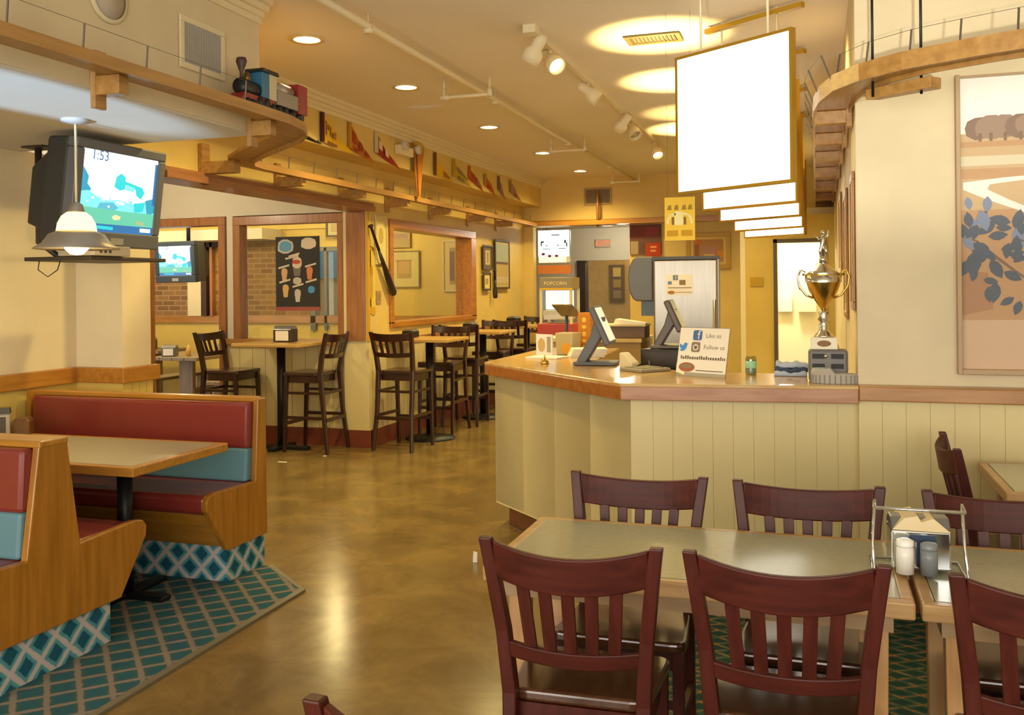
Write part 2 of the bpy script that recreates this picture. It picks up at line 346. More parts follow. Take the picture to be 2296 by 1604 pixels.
# ------------------------------------------------------------------ carpets
CARP = lattice('teal_trellis_carpet', '#284a52', '#385556', '#7d736a', (6.2, 6.2, 0), (6.2, -6.2, 0), w=.1, core='#2a5560', cw=.24)
KICK = lattice('teal_trellis_carpet_upright', '#255f70', '#4f8d96', '#b5aca8', (6.6, 6.6, 6.6), (6.6, 6.6, -6.6), w=.1, core='#1f5264', cw=.25)
GCARP = lattice('green_fleck_carpet', '#2c443e', '#35524a', '#94683a', (7, 12, 0), (7, -12, 0), w=.13, core='#26403a', cw=.3, nz_amt=.3)
cp = B().prism([(-4.6, -2.3), (-2.52, -2.3), (-2.56, 4.22), (-2.95, 4.52), (-4.6, 4.52)], 'z', .001, .012).obj('carpet', CARP)
tag(cp, 'teal and tan diamond patterned carpet under the red booths', 'carpet')
e = B().ribbon([(-2.52, -2.3), (-2.56, 4.22), (-2.95, 4.52)], -.0, -.035, .001, .013); e.obj('edge_strip', mat('rubber_edging', '#6a624c', .5), cp)
cp = B().prism([(-.6, -2.3), (3.25, -2.3), (3.25, 4.76), (-.6, 4.76)], 'z', .001, .01).obj('carpet', GCARP)
tag(cp, 'dark green carpet with orange flecks under the dining tables', 'carpet')

# ------------------------------------------------------------------ dining chairs
def make_chair(label, group, name='dining_chair', cat='chair', loc=(0, 0, 0), rz=0, st=.45, top=.885, nslat=5, legm=CHERRY, railm=CHERRYX, seatm=SEATW, high=False):
    t = thing(name, label, cat, loc, rz, group)
    ybs, ybt = (-.165, -.235) if not high else (-.19, -.275)
    hb, ht = (.182, .228) if not high else (.188, .222)
    def hw(z): return hb+(ht-hb)*max((z-st)/(top-st), 0)**1.4
    def yb(z): return ybs+(ybt-ybs)*(z-st)/(top-st)
    foot_y = -.205 if not high else -.27
    for s in (-1, 1):
        secs = []
        for z, x, y, wx, wy in ((0, s*(hb+(.02 if high else 0)), foot_y, .03, .034), (st*.5, s*hb, (foot_y+ybs)/2+.008, .034, .04), (st, s*hb, ybs, .038, .046), (st+(top-st)*.4, s*hw(st+(top-st)*.4), yb(st+(top-st)*.4)+.01, .036, .044), (st+(top-st)*.75, s*hw(st+(top-st)*.75), yb(st+(top-st)*.75)+.004, .036, .038), (top, s*ht, ybt, .034, .03)):
            secs.append([(x-wx/2, y-wy/2, z), (x+wx/2, y-wy/2, z), (x+wx/2, y+wy/2, z), (x-wx/2, y+wy/2, z)])
        B().loft(secs).obj('back_post', legm, t, bev=.004)
        fx = .19; fy = .14 if not high else .175
        secs = [[(s*fx-w, fy-w+dy, z), (s*fx+w, fy-w+dy, z), (s*fx+w, fy+w+dy, z), (s*fx-w, fy+w+dy, z)] for z, w, dy in ((0, .014, .01 if not high else .03), (st-.03, .019, 0))]
        B().loft(secs).obj('front_leg', legm, t, bev=.003)
    def curved(z0, z1, th, bow, n=10, drop=0):
        secs = []
        zc = (z0+z1)/2
        for i in range(n+1):
            u = -1+2*i/n; h = hw(zc)-.012; y0 = yb(z0)-bow*(1-u*u); y1 = yb(z1)-bow*(1-u*u)
            q = drop*(1-u*u); secs.append([(u*h, y0-th/2, z0-q), (u*h, y0+th/2, z0-q), (u*h, y1+th/2, z1-q), (u*h, y1-th/2, z1-q)])
        return B().loft(secs)
    rt = top-.008; rh = .1 if not high else .075
    curved(rt-rh, rt, .022, .045, 14, .024 if not high else .012).obj('top_rail', railm, t, bev=.005)
    lr = st+.125 if not high else st+.16
    curved(lr-.022, lr+.022, .022, .03, 12, .008).obj('lower_rail', railm, t, bev=.004)
    for i in range(nslat):
        u = -1+2*(i+1)/(nslat+1)
        secs = []
        for z, bow in ((lr, .03), (rt-rh+.004-(.024 if not high else .012)*(1-u*u), .045)):
            x = u*(hw(z)-.02)*.98; y = yb(z)-bow*(1-u*u); w = .017
            secs.append([(x-w, y-.006, z), (x+w, y-.006, z), (x+w, y+.006, z), (x-w, y+.006, z)])
        B().loft(secs).obj('slat', legm, t, bev=.002)
    # seat: rounded trapezoid
    def rpoly(pts, r):
        out = []
        for i, p in enumerate(pts):
            p = Vector(p); a = (Vector(pts[i-1])-p).normalized(); c = (Vector(pts[(i+1) % len(pts)])-p).normalized()
            for k in range(5):
                q = k/4; out.append(tuple((p+a*r)*(1-q)**2+2*q*(1-q)*p+(p+c*r)*q*q))
        return out
    B().prism(rpoly([(-.19, -.15 if not high else -.17), (.19, -.15 if not high else -.17), (.218, .178 if not high else .215), (-.218, .178 if not high else .215)], .05), 'z', st-.034, st).obj('seat', seatm, t, bev=.01, seg=3)
    B().box(-.172, -.15, st-.1, .172, -.13, st-.035).box(-.172, fy-.02, st-.1, .172, fy, st-.035).box(-.19, -.14, st-.1, -.172, fy-.03, st-.035).box(.172, -.14, st-.1, .19, fy-.03, st-.035).obj('seat_apron', legm, t)
    if not high:
        for s in (-1, 1): B().box(s*.19-.009, -.18, .17, s*.19+.009, .14, .2).obj('stretcher', legm, t)
        B().box(-.185, -.012, .17, .185, .008, .2).obj('stretcher', legm, t)
    else:
        B().box(-.19, .185, .26, .19, .205, .295).obj('stretcher', legm, t)
        B().box(-.19, -.255, .3, .19, -.235, .335).obj('stretcher', legm, t)
        for s in (-1, 1):
            B().loft([[(s*.195-.009, -.245, .32), (s*.195+.009, -.245, .32), (s*.195+.009, -.245, .35), (s*.195-.009, -.245, .35)], [(s*.19-.009, .195, .32), (s*.19+.009, .195, .32), (s*.19+.009, .195, .35), (s*.19-.009, .195, .35)]]).obj('stretcher', legm, t)
            B().box(s*.19-.008, -.21, .56, s*.19+.008, .18, .585).obj('stretcher', legm, t)
        B().box(-.19, -.228, .56, .19, -.212, .585).obj('stretcher', legm, t)
    return t
G1 = 'cherry dining chairs around the joined laminate tables'
c0 = make_chair('dark cherry dining chair, left of the two nearest chairs seen full from behind', G1, loc=(-.628, 2.578, .0105), rz=rad(2))
dup(c0, (-.082, 2.588, .0105), 0, 'dark cherry dining chair seen from behind, right of the two nearest whole ones', G1)
dup(c0, (.53, 2.562, .0105), rad(-1), 'dark cherry dining chair cut off by the right border, nearest one at the right-hand table', G1)
dup(c0, (-.607, 3.035, .0105), PI, 'dark cherry dining chair across the table, its back against the counter, left one', G1)
dup(c0, (-.035, 3.028, .0105), PI, 'dark cherry dining chair across the table, immediately left of the napkin rack', G1)
dup(c0, (.56, 3.022, .0105), PI, 'dark cherry dining chair across the table, behind and right of the napkin rack', G1)
dup(c0, (.765, 4.32, .0105), -PI/2, 'dark cherry dining chair turned edge-on by the wainscot at the small wall table')
dup(c0, (-.557, 1.58, .0), rad(-3), 'dark cherry chair of which only the top corner shows at the bottom border')

# ------------------------------------------------------------------ dining tables
def lam_table(label, x0, x1, y0, y1, group=None, cut=0, legs=True):
    t = thing('dining_table', label, 'table', ((x0+x1)/2, (y0+y1)/2, 0), 0, group)
    hx, hy = (x1-x0)/2, (y1-y0)/2; e = .035
    B().box(-hx+e, -hy+e, .712, hx-e, hy-e, .7505).obj('tabletop', LAM, t)
    b = B()
    b.box(-hx, -hy, .705, hx, -hy+e, .75).box(-hx, hy-e, .705, hx, hy, .75).box(-hx, -hy+e, .705, -hx+e, hy-e, .75).box(hx-e, -hy+e, .705, hx, hy-e, .75)
    b.obj('wood_edging', wood('pale_oak', '#c09a66', '#a88250', 'x'), t, bev=.006)
    B().box(-hx+.05, -hy+.045, .655, hx-.05, -hy+.065, .705).box(-hx+.05, hy-.065, .655, hx-.05, hy-.045, .705).box(-hx+.05, -hy+.06, .655, -hx+.07, hy-.06, .705).box(hx-.07, -hy+.06, .655, hx-.05, hy-.06, .705).obj('apron', wood('table_apron', '#a88a66', '#937550', 'x'), t)
    for sx in (-1, 1):
        for sy in (-1, 1):
            cx, cy = sx*(hx-.09), sy*(hy-.09)
            B().loft([[(cx-w, cy-w, z), (cx+w, cy-w, z), (cx+w, cy+w, z), (cx-w, cy+w, z)] for z, w in ((0.01, .022), (.7, .03))]).obj('leg', wood('table_leg', '#c39a6c', '#b08350', 'z'), t, bev=.004)
    return t
lam_table('grey-green laminate dining table with oak edging, its left corner nearest the aisle', -.935, .232, 2.545, 3.155)
lam_table('grey-green laminate dining table at the right, holding half of the napkin rack', .246, 1.42, 2.545, 3.155)
lam_table('small laminate table against the wainscot by the right border', .69, 1.5, 3.99, 4.66)

# wire condiment rack with napkin dispenser and shakers
t = thing('condiment_rack', 'chrome wire condiment rack straddling the two joined dining tables', 'rack', (.262, 2.83, .751))
pts = lambda s: [(s*.115, -.09, .004), (s*.105, -.02, .07), (s*.11, .0, .2)]
W = .0045
b = B(); b.tube([(-.118, -.105, .005), (-.118, -.03, .08), (-.112, -.03, .2)], W); b.obj('upright_wire', CHROME, t)
b = B(); b.tube([(.118, -.105, .005), (.118, -.03, .08), (.112, -.03, .2)], W); b.obj('upright_wire', CHROME, t)
b = B(); b.tube([(-.112, -.03, .2), (-.112, -.1, .195), (.112, -.1, .195), (.112, -.03, .2)], W); b.obj('top_wire', CHROME, t)
b = B(); b.tube([(-.118, -.105, .005), (-.118, .1, .005), (.118, .1, .005), (.118, -.105, .005)], W); b.obj('base_wire', CHROME, t)
def napkin(label, loc, rz, w=.15, d=.12, h=.145, group=None, side=CHROME, face=None, peak=True):
    t = thing('napkin_dispenser', label, 'napkin dispenser', loc, rz, group)
    ho = B().box(-w/2, -d/2, 0.003, w/2, d/2, h*.78).obj('housing', side, t, bev=.006)
    B().prism([(-d/2, h*.78), (d/2, h*.78), (d/2*.5, h), (-d/2*.5, h)], 'x', -w/2, w/2).obj('lid', mat('brushed_lid', '#8b8d8e', .3, .9), t, bev=.004)
    if face: B().box(-w*.36, -d/2-.003, h*.1, w*.36, -d/2, h*.7).obj('label_card', face, ho)
    return t
n = napkin('chrome napkin dispenser standing in the wire rack on the joined tables', (.268, 2.865, .757), rad(4), .155, .11, .145)
B().prism([(-.075, .115), (-.045, .148), (-.01, .155), (.0, .138), (.03, .15), (.075, .112)], 'y', -.06, .06).obj('napkins', mat('kraft_napkin', '#d7c49a', .9), n)
b = B(); b.prism([(-.035, .085), (.04, .085), (.035, .102), (-.03, .102)], 'y', -.057, -.055); b.box(-.012, -.057, .02, .02, -.055, .085); b.obj('front_label', mat('navy_label', '#1d3550', .5), n)
def shaker(label, loc, m, h=.085, r=.022):
    t = thing('shaker', label, 'shaker', loc)
    B().lathe([(.0, 0), (r, .001), (r*1.02, h*.5), (r*.95, h*.78)], n=16).obj('body', m, t)
    B().lathe([(r, h*.78), (r*1.02, h*.82), (r*.98, h*.95), (r*.5, h), (0, h)], n=16).obj('cap', m if h > .08 else CHROME, t)
shaker('white salt shaker in front of the chrome napkin dispenser', (.226, 2.775, .7595), mat('white_glaze', '#efeee8', .25), .096, .0235)
shaker('grey pepper shaker beside the white salt shaker on the tables', (.287, 2.775, .7595), mat('grey_glaze', '#7d8388', .3), .09, .0225)

# ------------------------------------------------------------------ booths
BX0, BX1 = -4.59, -2.97
def booth_parts(t, s, y0, with_back=True):
    """one seat; s=-1 faces -y, s=+1 faces +y; y0 = back plane (local)"""
    L = BX1-BX0-.06; x0 = -L+.0; x1 = -.035
    def yy(a): return y0+s*a
    def bx(xa, ya, za, xb, yb_, zb): return B().box(xa, min(yy(ya), yy(yb_)), za, xb, max(yy(ya), yy(yb_)), zb)
    B().loft([[(x0, yy(.0), .68), (x0, yy(.085), .68), (x0, yy(.07), .935), (x0, yy(.0), .935)], [(x1, yy(.0), .68), (x1, yy(.085), .68), (x1, yy(.07), .935), (x1, yy(.0), .935)]]).obj('back_cushion', RED, t, bev=.02, seg=3)
    B().loft([[(x0, yy(.0), .5), (x0, yy(.1), .5), (x0, yy(.085), .685), (x0, yy(.0), .685)], [(x1, yy(.0), .5), (x1, yy(.1), .5), (x1, yy(.085), .685), (x1, yy(.0), .685)]]).obj('lumbar_pad', TEALV, t, bev=.015, seg=3)
    bx(x0, .03, .40, x1, .47, .5).obj('seat_cushion', RED, t, bev=.03, seg=4)
    B().loft([[(x0, yy(.42), .4), (x0, yy(.45), .4), (x0, yy(.31), .2), (x0, yy(.29), .2)], [(x1, yy(.42), .4), (x1, yy(.45), .4), (x1, yy(.31), .2), (x1, yy(.29), .2)]]).obj('seat_front', OAK, t)
def booth_double(label, y):
    t = thing('booth_bench', label, 'booth bench', (BX1, y, 0))
    booth_parts(t, 1, .05); booth_parts(t, -1, -.05)
    prof = [(-.62, .205), (-.34, .19), (.39, .19), (.55, .43), (.555, .475), (.53, .505), (.475, .515), (.145, .50), (.075, .955), (-.07, .96), (-.135, .50), (-.47, .505), (-.55, .45)]
    prof = [(-.38, .19), (.38, .19), (.545, .43), (.55, .475), (.525, .505), (.475, .515), (.14, .50), (.072, .955), (-.072, .955), (-.14, .50), (-.475, .515), (-.525, .505), (-.55, .475), (-.545, .43)]
    B().prism(prof, 'x', -.035, 0).obj('end_panel', OAKZ, t, bev=.006)
    B().box(-1.62, -.075, .935, 0.004, .075, .962).obj('top_rail', OAK, t, bev=.006)
    B().box(-1.62, -.05, .2, -.035, .05, .935).obj('back_board', OAK, t)
    B().box(-1.62, -.36, .012, -.02, .33, .2).obj('kick_base', KICK, t)
    return t
booth_double('double-sided red and teal booth bench with oak end panel in the left foreground', 3.02)
t = thing('booth_bench', 'red and teal single booth bench with oak end panel facing the camera', 'booth bench', (BX1, 4.56, 0))
booth_parts(t, -1, -.05)
prof = [(0.005, .185), (-.37, .185), (-.54, .43), (-.545, .475), (-.52, .505), (-.47, .515), (-.105, .5), (-.075, .955), (0.0, .955)]
B().prism(prof, 'x', -.035, 0).obj('end_panel', OAKZ, t, bev=.006)
B().box(-1.62, -.065, .935, -.03, 0, .962).obj('top_rail', OAK, t, bev=.006)
B().box(-1.62, -.05, .2, -.035, -.01, .935).obj('back_board', OAK, t)
B().box(-1.62, -.35, .012, -.02, 0, .2).obj('kick_base', KICK, t)
B().box(-1.62, -.1, .2, -1.59, 0, .965).obj('wall_end_post', OAKZ, t)
# booth table
t = thing('booth_table', 'booth table with grey-green laminate top and oak edging between the red benches', 'table', (-3.8, 3.865, 0))
B().box(-.8, -.32, .715, .775, .325, .7505).obj('tabletop', LAM, t)
b = B(); b.box(-.8, -.36, .705, .81, -.32, .75).box(-.8, .325, .705, .81, .365, .75).box(.775, -.32, .705, .81, .325, .75); b.obj('wood_edging', OAK, t, bev=.006)
b = B(); b.lathe([(.038, .03), (.038, .705)], (.45, 0, 0), 16); b.obj('pedestal', BLACKM, t)
b = B(); b.box(.2, -.035, .012, .7, .035, .04).box(.415, -.28, .012, .485, .28, .04); b.obj('foot', BLACKM, t, bev=.008)
n = napkin('napkin dispenser with printed card on the booth table at the left border', (-4.41, 4.08, .751), rad(40), .13, .1, .16, None, mat('menu_card', '#b9ad96', .6), mat('menu_print', '#5d5348', .7))
t = B().prism([(-.045, 0), (.045, 0), (.045, .075), (.03, .095), (-.03, .095), (-.045, .075)], 'y', -.05, .05).obj('caddy', wood('caddy_wood', '#7d5422', '#6a4318', 'x'), None, bev=.004, loc=(-4.34, 4.19, .751)); t.rotation_euler[2] = rad(30)
tag(t, 'small brown wooden caddy beside the napkin dispenser on the booth table', 'caddy')

# ------------------------------------------------------------------ pendant lamp and tube television
t = thing('pendant_lamp', 'pendant lamp with glass dome and wide metal brim over the booth table', 'lamp', (-3.53, 3.75, 1.778))
B().lathe([(0, .655), (.07, .655), (.068, .64), (.02, .628), (0, .628)]).obj('canopy', mat('grey_canopy', '#a9a59c', .5), t)
B().tube([(0, 0, .63), (0, 0, .22)], .006).obj('stem', TRIMW, t)
B().lathe([(.012, .235), (.03, .225), (.04, .19), (.045, .18)], n=20).obj('socket_cap', mat('pewter', '#a79a86', .4, .6), t)
m = emi('glass_dome_glow', '#ffd070', 5)
B().lathe([(.045, .185), (.07, .165), (.088, .13), (.095, .09)], n=28, cap=False).obj('glass_dome', m, t)
B().lathe([(.094, .09), (.13, .075), (.16, .03), (.202, .005), (.202, .0), (.155, .02), (.125, .06), (.09, .08)], n=36, cap=False).obj('brim', mat('pewter_brim', '#a79c8c', .4, .5), t)
B().lathe([(.0, -.03), (.03, -.025), (.055, .0), (.062, .03), (.04, .06), (0, .08)], n=20).obj('bulb', LAMPON, t)

def tv_screen(b, w, h, mats_from=0):
    """picture in local yz plane facing +x"""
    P = lambda u, v: (0, (u-.5)*w, (.5-v)*h)
    q = lambda pts, m, l: b.poly([(l, P(*p)[1], P(*p)[2]) for p in pts], m)
    q([(0, 0), (1, 0), (1, 1), (0, 1)], 0, 0)
    q([(0, .2), (.05, .27), (.09, .33), (.08, .42), (.13, .48), (.1, .55), (0, .56)], 1, .0006)
    q([(0, .52), (.1, .5), (.2, .56), (.35, .6), (.5, .58), (.7, .62), (.86, .56), (1, .5), (1, .72), (0, .72)], 2, .0009)
    q([(.25, .64), (.42, .62), (.5, .68), (.45, .72), (.22, .72)], 4, .0012)
    q([(.7, .6), (.86, .58), (.84, .7), (.72, .72)], 3, .0012); q([(.86, .55), (1, .5), (1, .7), (.9, .74)], 1, .0013)
    q([(.44, .29), (.5, .24), (.56, .28), (.57, .43), (.5, .46), (.42, .42)], 3, .001); q([(.7, .4), (.8, .38), (.84, .45), (.8, .54), (.73, .5)], 3, .001); q([(.55, .33), (.78, .38), (.72, .42), (.56, .38)], 3, .0011)
    q([(.58, .37), (.7, .4), (.69, .46), (.57, .44)], 2, .0014)
    q([(0, .7), (.3, .71), (.6, .72), (1, .72), (1, .9), (0, .9)], 5, .0015)
    q([(.42, .8), (.47, .77), (.54, .79), (.53, .83), (.45, .84)], 6, .0018); q([(.76, .82), (.88, .85), (.86, .89), (.75, .87)], 7, .0018)
    q([(0, .9), (1, .9), (1, 1), (0, 1)], 8, .0016); q([(.15, .92), (.45, .93), (.45, .97), (.15, .96)], 3, .002); q([(.82, .92), (.97, .92), (.97, .97), (.82, .97)], 0, .002)
    q([(.96, .05), (1, .05), (1, .6), (.96, .6)], 9, .0017)
    for i in range(14):
        cx, cy = random.uniform(.05, .8), random.uniform(.57, .7); r = random.uniform(.012, .03)
        b.disc((.002, P(cx, cy)[1], P(cx, cy)[2]), Y, Z, r*w, r*h, 8, 2 if i % 2 else 0)
    b.text('1:53', .07*h/.4, (.002, P(.21, .115)[1], P(.21, .115)[2]), Y, Z, 9)
SCR = [emi('scr_white', '#ffffff', 1.4), emi('scr_blue', '#18aacc', 1), emi('scr_pale', '#88f4f8', 1.05), emi('scr_cyan', '#10e4e8', 1), emi('scr_mid', '#5cc8e0', 1), emi('scr_green', '#68d8b4', 1), emi('scr_cream', '#ffe8a8', 1.1), emi('scr_khaki', '#b8c890', 1), emi('scr_navy', '#1a78b8', 1), emi('scr_steel', '#2070a8', 1)]
def crt(label, loc, rz, tilt, w, h, bx, depth, shell, hang, group=None):
    t = thing('television', label, 'television', loc, rz)
    R = Matrix.Rotation(tilt, 4, 'Y')
    H = h/2+bx; Wd = w/2+bx
    b = B(); b.T = R
    # front frame
    b.box(-.06, -Wd, H-bx, .012, Wd, H).box(-.06, -Wd, -H-.03, .012, Wd, -H+bx).box(-.06, -Wd, -H+bx, .012, -Wd+bx, H-bx).box(-.06, Wd-bx, -H+bx, .012, Wd, H-bx)
    bz = b.obj('bezel', shell, t, bev=.008)
    b = B(); b.T = R
    sec = lambda x, a, z0, z1: [(x, -a, z0), (x, a, z0), (x, a, z1), (x, -a, z1)]
    b.loft([sec(-.06, Wd*.99, -H-.025, H), sec(-.2, Wd*.97, -H-.02, H*.97), sec(-.27, Wd*.74, -H*.9, H*.72), sec(-depth, Wd*.6, -H*.8, H*.35)]); b.obj('cabinet', mat('tv_back', '#2c2a26', .6), t, bev=.012)
    b = B(); b.T = R; tv_screen(b, w, h); b.obj('screen', SCR, t)
    b = B(); b.T = R; b.box(.012, -.05, -H-.012, .014, .05, -H+bx*.45); b.obj('control_strip', mat('tv_controls', '#8b8880', .5), bz)
    return t
tv = crt('large tube television on the corner bracket beside the pendant lamp, game on screen', (-3.742, 4.30, 2.116), 0, .126, .59, .443, .055, .43, GREYM, True)
t = thing('television_bracket', 'dark metal ceiling bracket and tray carrying the large corner television', 'bracket', (-4.1, 4.33, 1.74))
B().box(-.16, -.2, -.0, .31, .42, .022).obj('tray', mat('bracket_metal', '#3b3226', .5, .3), t, bev=.004)
B().tube([(-.13, .05, .02), (-.3, .05, .12), (-.3, .05, .7)], .02).obj('drop_pole', mat('bracket_metal', '#3b3226'), t)
B().box(-.36, -.02, .68, -.2, .12, .699).obj('ceiling_plate', mat('bracket_metal', '#3b3226'), t)
B().tube([(-.05, -.2, 0), (-.06, -.2, -.05), (-.03, -.16, -.09), (.0, -.12, -.05), (0, -.1, 0)], .003).obj('cable', BLACK, t)
t = thing('cable_box', 'small silver-grey cable box on the tray below the large television', 'cable box', (-3.86, 4.22, 1.763))
B().box(-.13, -.12, 0, .12, .16, .055).obj('case', mat('cable_box_grey', '#8f8577', .4), t, bev=.003)
b = B()
for i in range(3): b.box(.12, -.08+i*.035, .015, .122, -.062+i*.035, .032)
b.obj('display', BLACK, t)
tv2 = crt('smaller tube television hanging in the side room beyond the doorway', (-7.84, 10.0, 1.955), -PI/2-rad(4), .05, .53, .38, .06, .42, mat('navy_black_shell', '#16222c', .4), True)
B().tube([(-.25, 0, .2), (-.25, 0, .84)], .025).obj('ceiling_pole', BLACKM, tv2)

# ------------------------------------------------------------------ train shelf, left and hall run
def wire_posts(t, path, step, off, z, name='guard_post', lean=.035, h=.12):
    P = [Vector((p[0], p[1], 0)) for p in path]; acc = 0; tips = []
    for i in range(len(P)-1):
        seg = P[i+1]-P[i]; L = seg.length; d = seg/L; l = Vector((-d.y, d.x, 0)); s = (step-acc) if acc else 0
        while s < L:
            p = P[i]+d*s+l*off; o = l*(1 if off > 0 else -1)
            a = (p.x, p.y, z); tip = (p.x+o.x*lean, p.y+o.y*lean, z+h)
            B().tube([(p.x-o.x*.05, p.y-o.y*.05, z), a, (p.x+o.x*lean*.5, p.y+o.y*lean*.5, z+h*.5), tip], .0045, 5).obj(name, WIRE, t)
            tips.append(tip); s += step
        acc = (L-(s-step)) % step
    if len(tips) > 1: B().tube(tips, .0012, 4).obj('guard_wire', WIRE, t)
def arc(c, r, a0, a1, n=8): return [(c[0]+r*math.cos(a0+(a1-a0)*i/n), c[1]+r*math.sin(a0+(a1-a0)*i/n)) for i in range(n+1)]
SZ = 2.47
pathL = [(-2.79, -2.4), (-2.79, 1), (-2.79, 3), (-2.79, 4.1), (-2.8, 4.4), (-2.84, 4.6), (-2.93, 4.78), (-3.06, 4.93), (-3.3, 5.13), (-3.6, 5.38), (-3.85, 5.62), (-3.95, 5.78), (-3.99, 5.98), (-4.0, 6.3), (-4.0, 8), (-4.0, 10), (-4.0, 13.16)]
t = thing('train_shelf', 'long wooden model train shelf winding from the left soffit along the pennant wall', 'shelf', (0, 0, 0))
B().ribbon(pathL, -.085, .085, SZ+.018, SZ+.04).obj('deck', SHELFW, t)
B().ribbon(pathL, -.1, -.085, SZ-.008, SZ+.042).obj('lip', SHELFW, t)
def bracket(t, x, y, dx, post=True):
    """dx: from wall to shelf"""
    b = B(); w = x; e = x+dx
    b.box(min(w, e), y-.03, SZ-.065, max(w, e), y+.03, SZ+.017)
    if post: b.box(w+.002, y-.034, SZ-.12, w+.03, y+.034, SZ+.13)
    b.obj('bracket', SHELFW, t, bev=.004)
for y in (1.2, 2.2, 3.25, 4.4): bracket(t, -2.95, y, .15)
for y in (6.63, 7.7, 8.67, 9.8, 11.0, 12.1): bracket(t, -4.2, y, .26)
B().box(-4.195, 5.62, SZ-.07, -3.9, 5.7, SZ+.017).box(-4.198, 5.615, SZ-.14, -4.16, 5.705, SZ+.15).obj('bracket', SHELFW, t, bev=.004)
wire_posts(t, [(-2.79, 2.2), (-2.79, 4.1)], .36, -.08, SZ+.02, lean=.01)
wire_posts(t, [(-4.0, 6.0), (-4.0, 13)], .38, -.07, SZ+.02, lean=.01)
t = thing('train_shelf', 'straight wooden model train shelf crossing the far end wall above the opening', 'shelf', (0, 0, 0))
B().box(-4.1, 13.18, SZ, .0, 13.32, SZ+.06).obj('deck', OAK, t)
B().tube([(-3.02, 13.26, SZ-.03), (-3.02, 13.26, SZ+.5)], .02).obj('support_rod', RAILZ, t)
# right run: along the service wall then curving over the dining tables
pathR = [(.085, 13.1), (.085, 9), (.085, 6.5), (.085, 5.3), (.09, 5.0), (.115, 4.75), (.17, 4.52), (.26, 4.36), (.4, 4.22), (.65, 4.08), (1.0, 3.93), (1.5, 3.75), (2.2, 3.55)]
t = thing('train_shelf', 'wooden model train shelf on brackets curving out over the right-hand dining tables', 'shelf', (0, 0, 0))
B().ribbon(pathR, -.08, .08, SZ, SZ+.02).obj('deck', SHELFW, t); B().ribbon(pathR, -.095, -.08, SZ-.025, SZ+.05).obj('lip', SHELFW, t); B().ribbon(pathR, .08, .09, SZ-.02, SZ+.03).obj('inner_lip', SHELFW, t)
for y in (5.15, 5.9, 6.7, 7.6, 8.6, 9.7, 10.9, 12.2): 
    B().box(.0, y-.03, SZ-.07, .186, y+.03, SZ-.001).box(.155, y-.034, SZ-.09, .187, y+.034, SZ+.14).obj('bracket', SHELFW, t, bev=.004)
B().prism([(.22, 4.5), (.28, 4.52), (.52, 4.36), (.47, 4.3)], 'z', SZ-.075, SZ-.026).obj('hanger_block', SHELFW, t, bev=.004)
B().tube([(.25, 4.46, SZ-.07), (.25, 4.46, 3.18)], .006).obj('hanger_rod', BLACKM, t)
B().tube([(.44, 4.36, SZ-.09), (.44, 4.36, 3.18)], .006).obj('hanger_rod', BLACKM, t)
wire_posts(t, pathR[2:7], .28, -.085, SZ+.02, lean=.05, h=.13)
wire_posts(t, pathR[6:], .2, -.085, SZ+.03, lean=-.02, h=.11)

# model locomotive and tender
t = thing('model_locomotive', 'black toy steam locomotive with red pilot and tall smokestack on the left shelf', 'toy train', (-2.8, 4.05, SZ+.041)); t.scale = (1.25, 1.05, 1.35)
LBK = mat('loco_black', '#1d2125', .4, .3); LRD = mat('loco_red', '#8e2624', .4); LBL = mat('loco_blue', '#2f6f94', .4)
b = B(); b.T = Matrix.Translation((0, .03, .075)) @ Matrix.Rotation(-PI/2, 4, 'X'); b.lathe([(.0, 0), (.03, 0), (.032, .01), (.032, .17), (0, .17)], n=16); b.obj('boiler', LBK, t)
B().lathe([(.008, .1), (.008, .13), (.024, .17), (.02, .185), (.0, .185)], (0, .055, 0), 14).obj('smokestack', mat('stack_brown', '#4a352e', .5), t)
B().lathe([(.013, .1), (.016, .115), (.012, .135), (0, .14)], (0, .1, 0), 12).obj('steam_dome', mat('dome_brass', '#7a5a2c', .35, .6), t)
B().prism([(-.045, .005), (-.02, .012), (.03, .05), (.03, .005)], 'x', -.035, .035).obj('pilot', LRD, t, bev=.003)
B().box(-.03, .03, .03, .03, .3, .05).obj('frame', LRD, t)
cb_ = B().box(-.036, .17, .05, .036, .235, .15).obj('cab', [LBL], t, bev=.003)
B().box(-.037, .235, .05, .037, .3, .15).obj('cab_panel', mat('loco_cream', '#c9c09c', .5), t, bev=.003)
B().prism([(.155, .15), (.31, .15), (.3, .163), (.165, .163)], 'x', -.044, .044).obj('cab_roof', LBK, cb_)
for y, r in ((.06, .016), (.1, .016), (.16, .026), (.22, .026), (.28, .02)):
    b = B(); b.T = Matrix.Translation((0, y, r)) @ Matrix.Rotation(PI/2, 4, 'Y')
    b.lathe([(r*.3, -.034), (r, -.034), (r, .034), (r*.3, .034)], n=14); b.obj('wheels', LBK, t)
t = thing('model_tender', 'grey toy tender with red end coupled behind the black locomotive', 'toy train', (-2.8, 4.375, SZ+.041)); t.scale = (1.25, 1.05, 1.35)
B().box(-.036, .0, .04, .036, .2, .1).obj('body', mat('tender_grey', '#8f8a80', .4, .3), t, bev=.004)
b = B(); b.T = Matrix.Translation((0, .01, .115)) @ Matrix.Rotation(-PI/2, 4, 'X'); b.lathe([(0, 0), (.026, 0), (.026, .17), (0, .17)], n=14); b.obj('tank', mat('tender_silver', '#aaa396', .35, .5), t)
B().box(-.038, .2, .03, .038, .29, .155).obj('red_end', LRD, t, bev=.004)
for y in (.03, .09, .16, .24):
    b = B(); b.T = Matrix.Translation((0, y, .021)) @ Matrix.Rotation(PI/2, 4, 'Y')
    b.lathe([(.006, -.034), (.021, -.034), (.021, .034), (.006, .034)], n=14); b.obj('wheels', LBK, t)

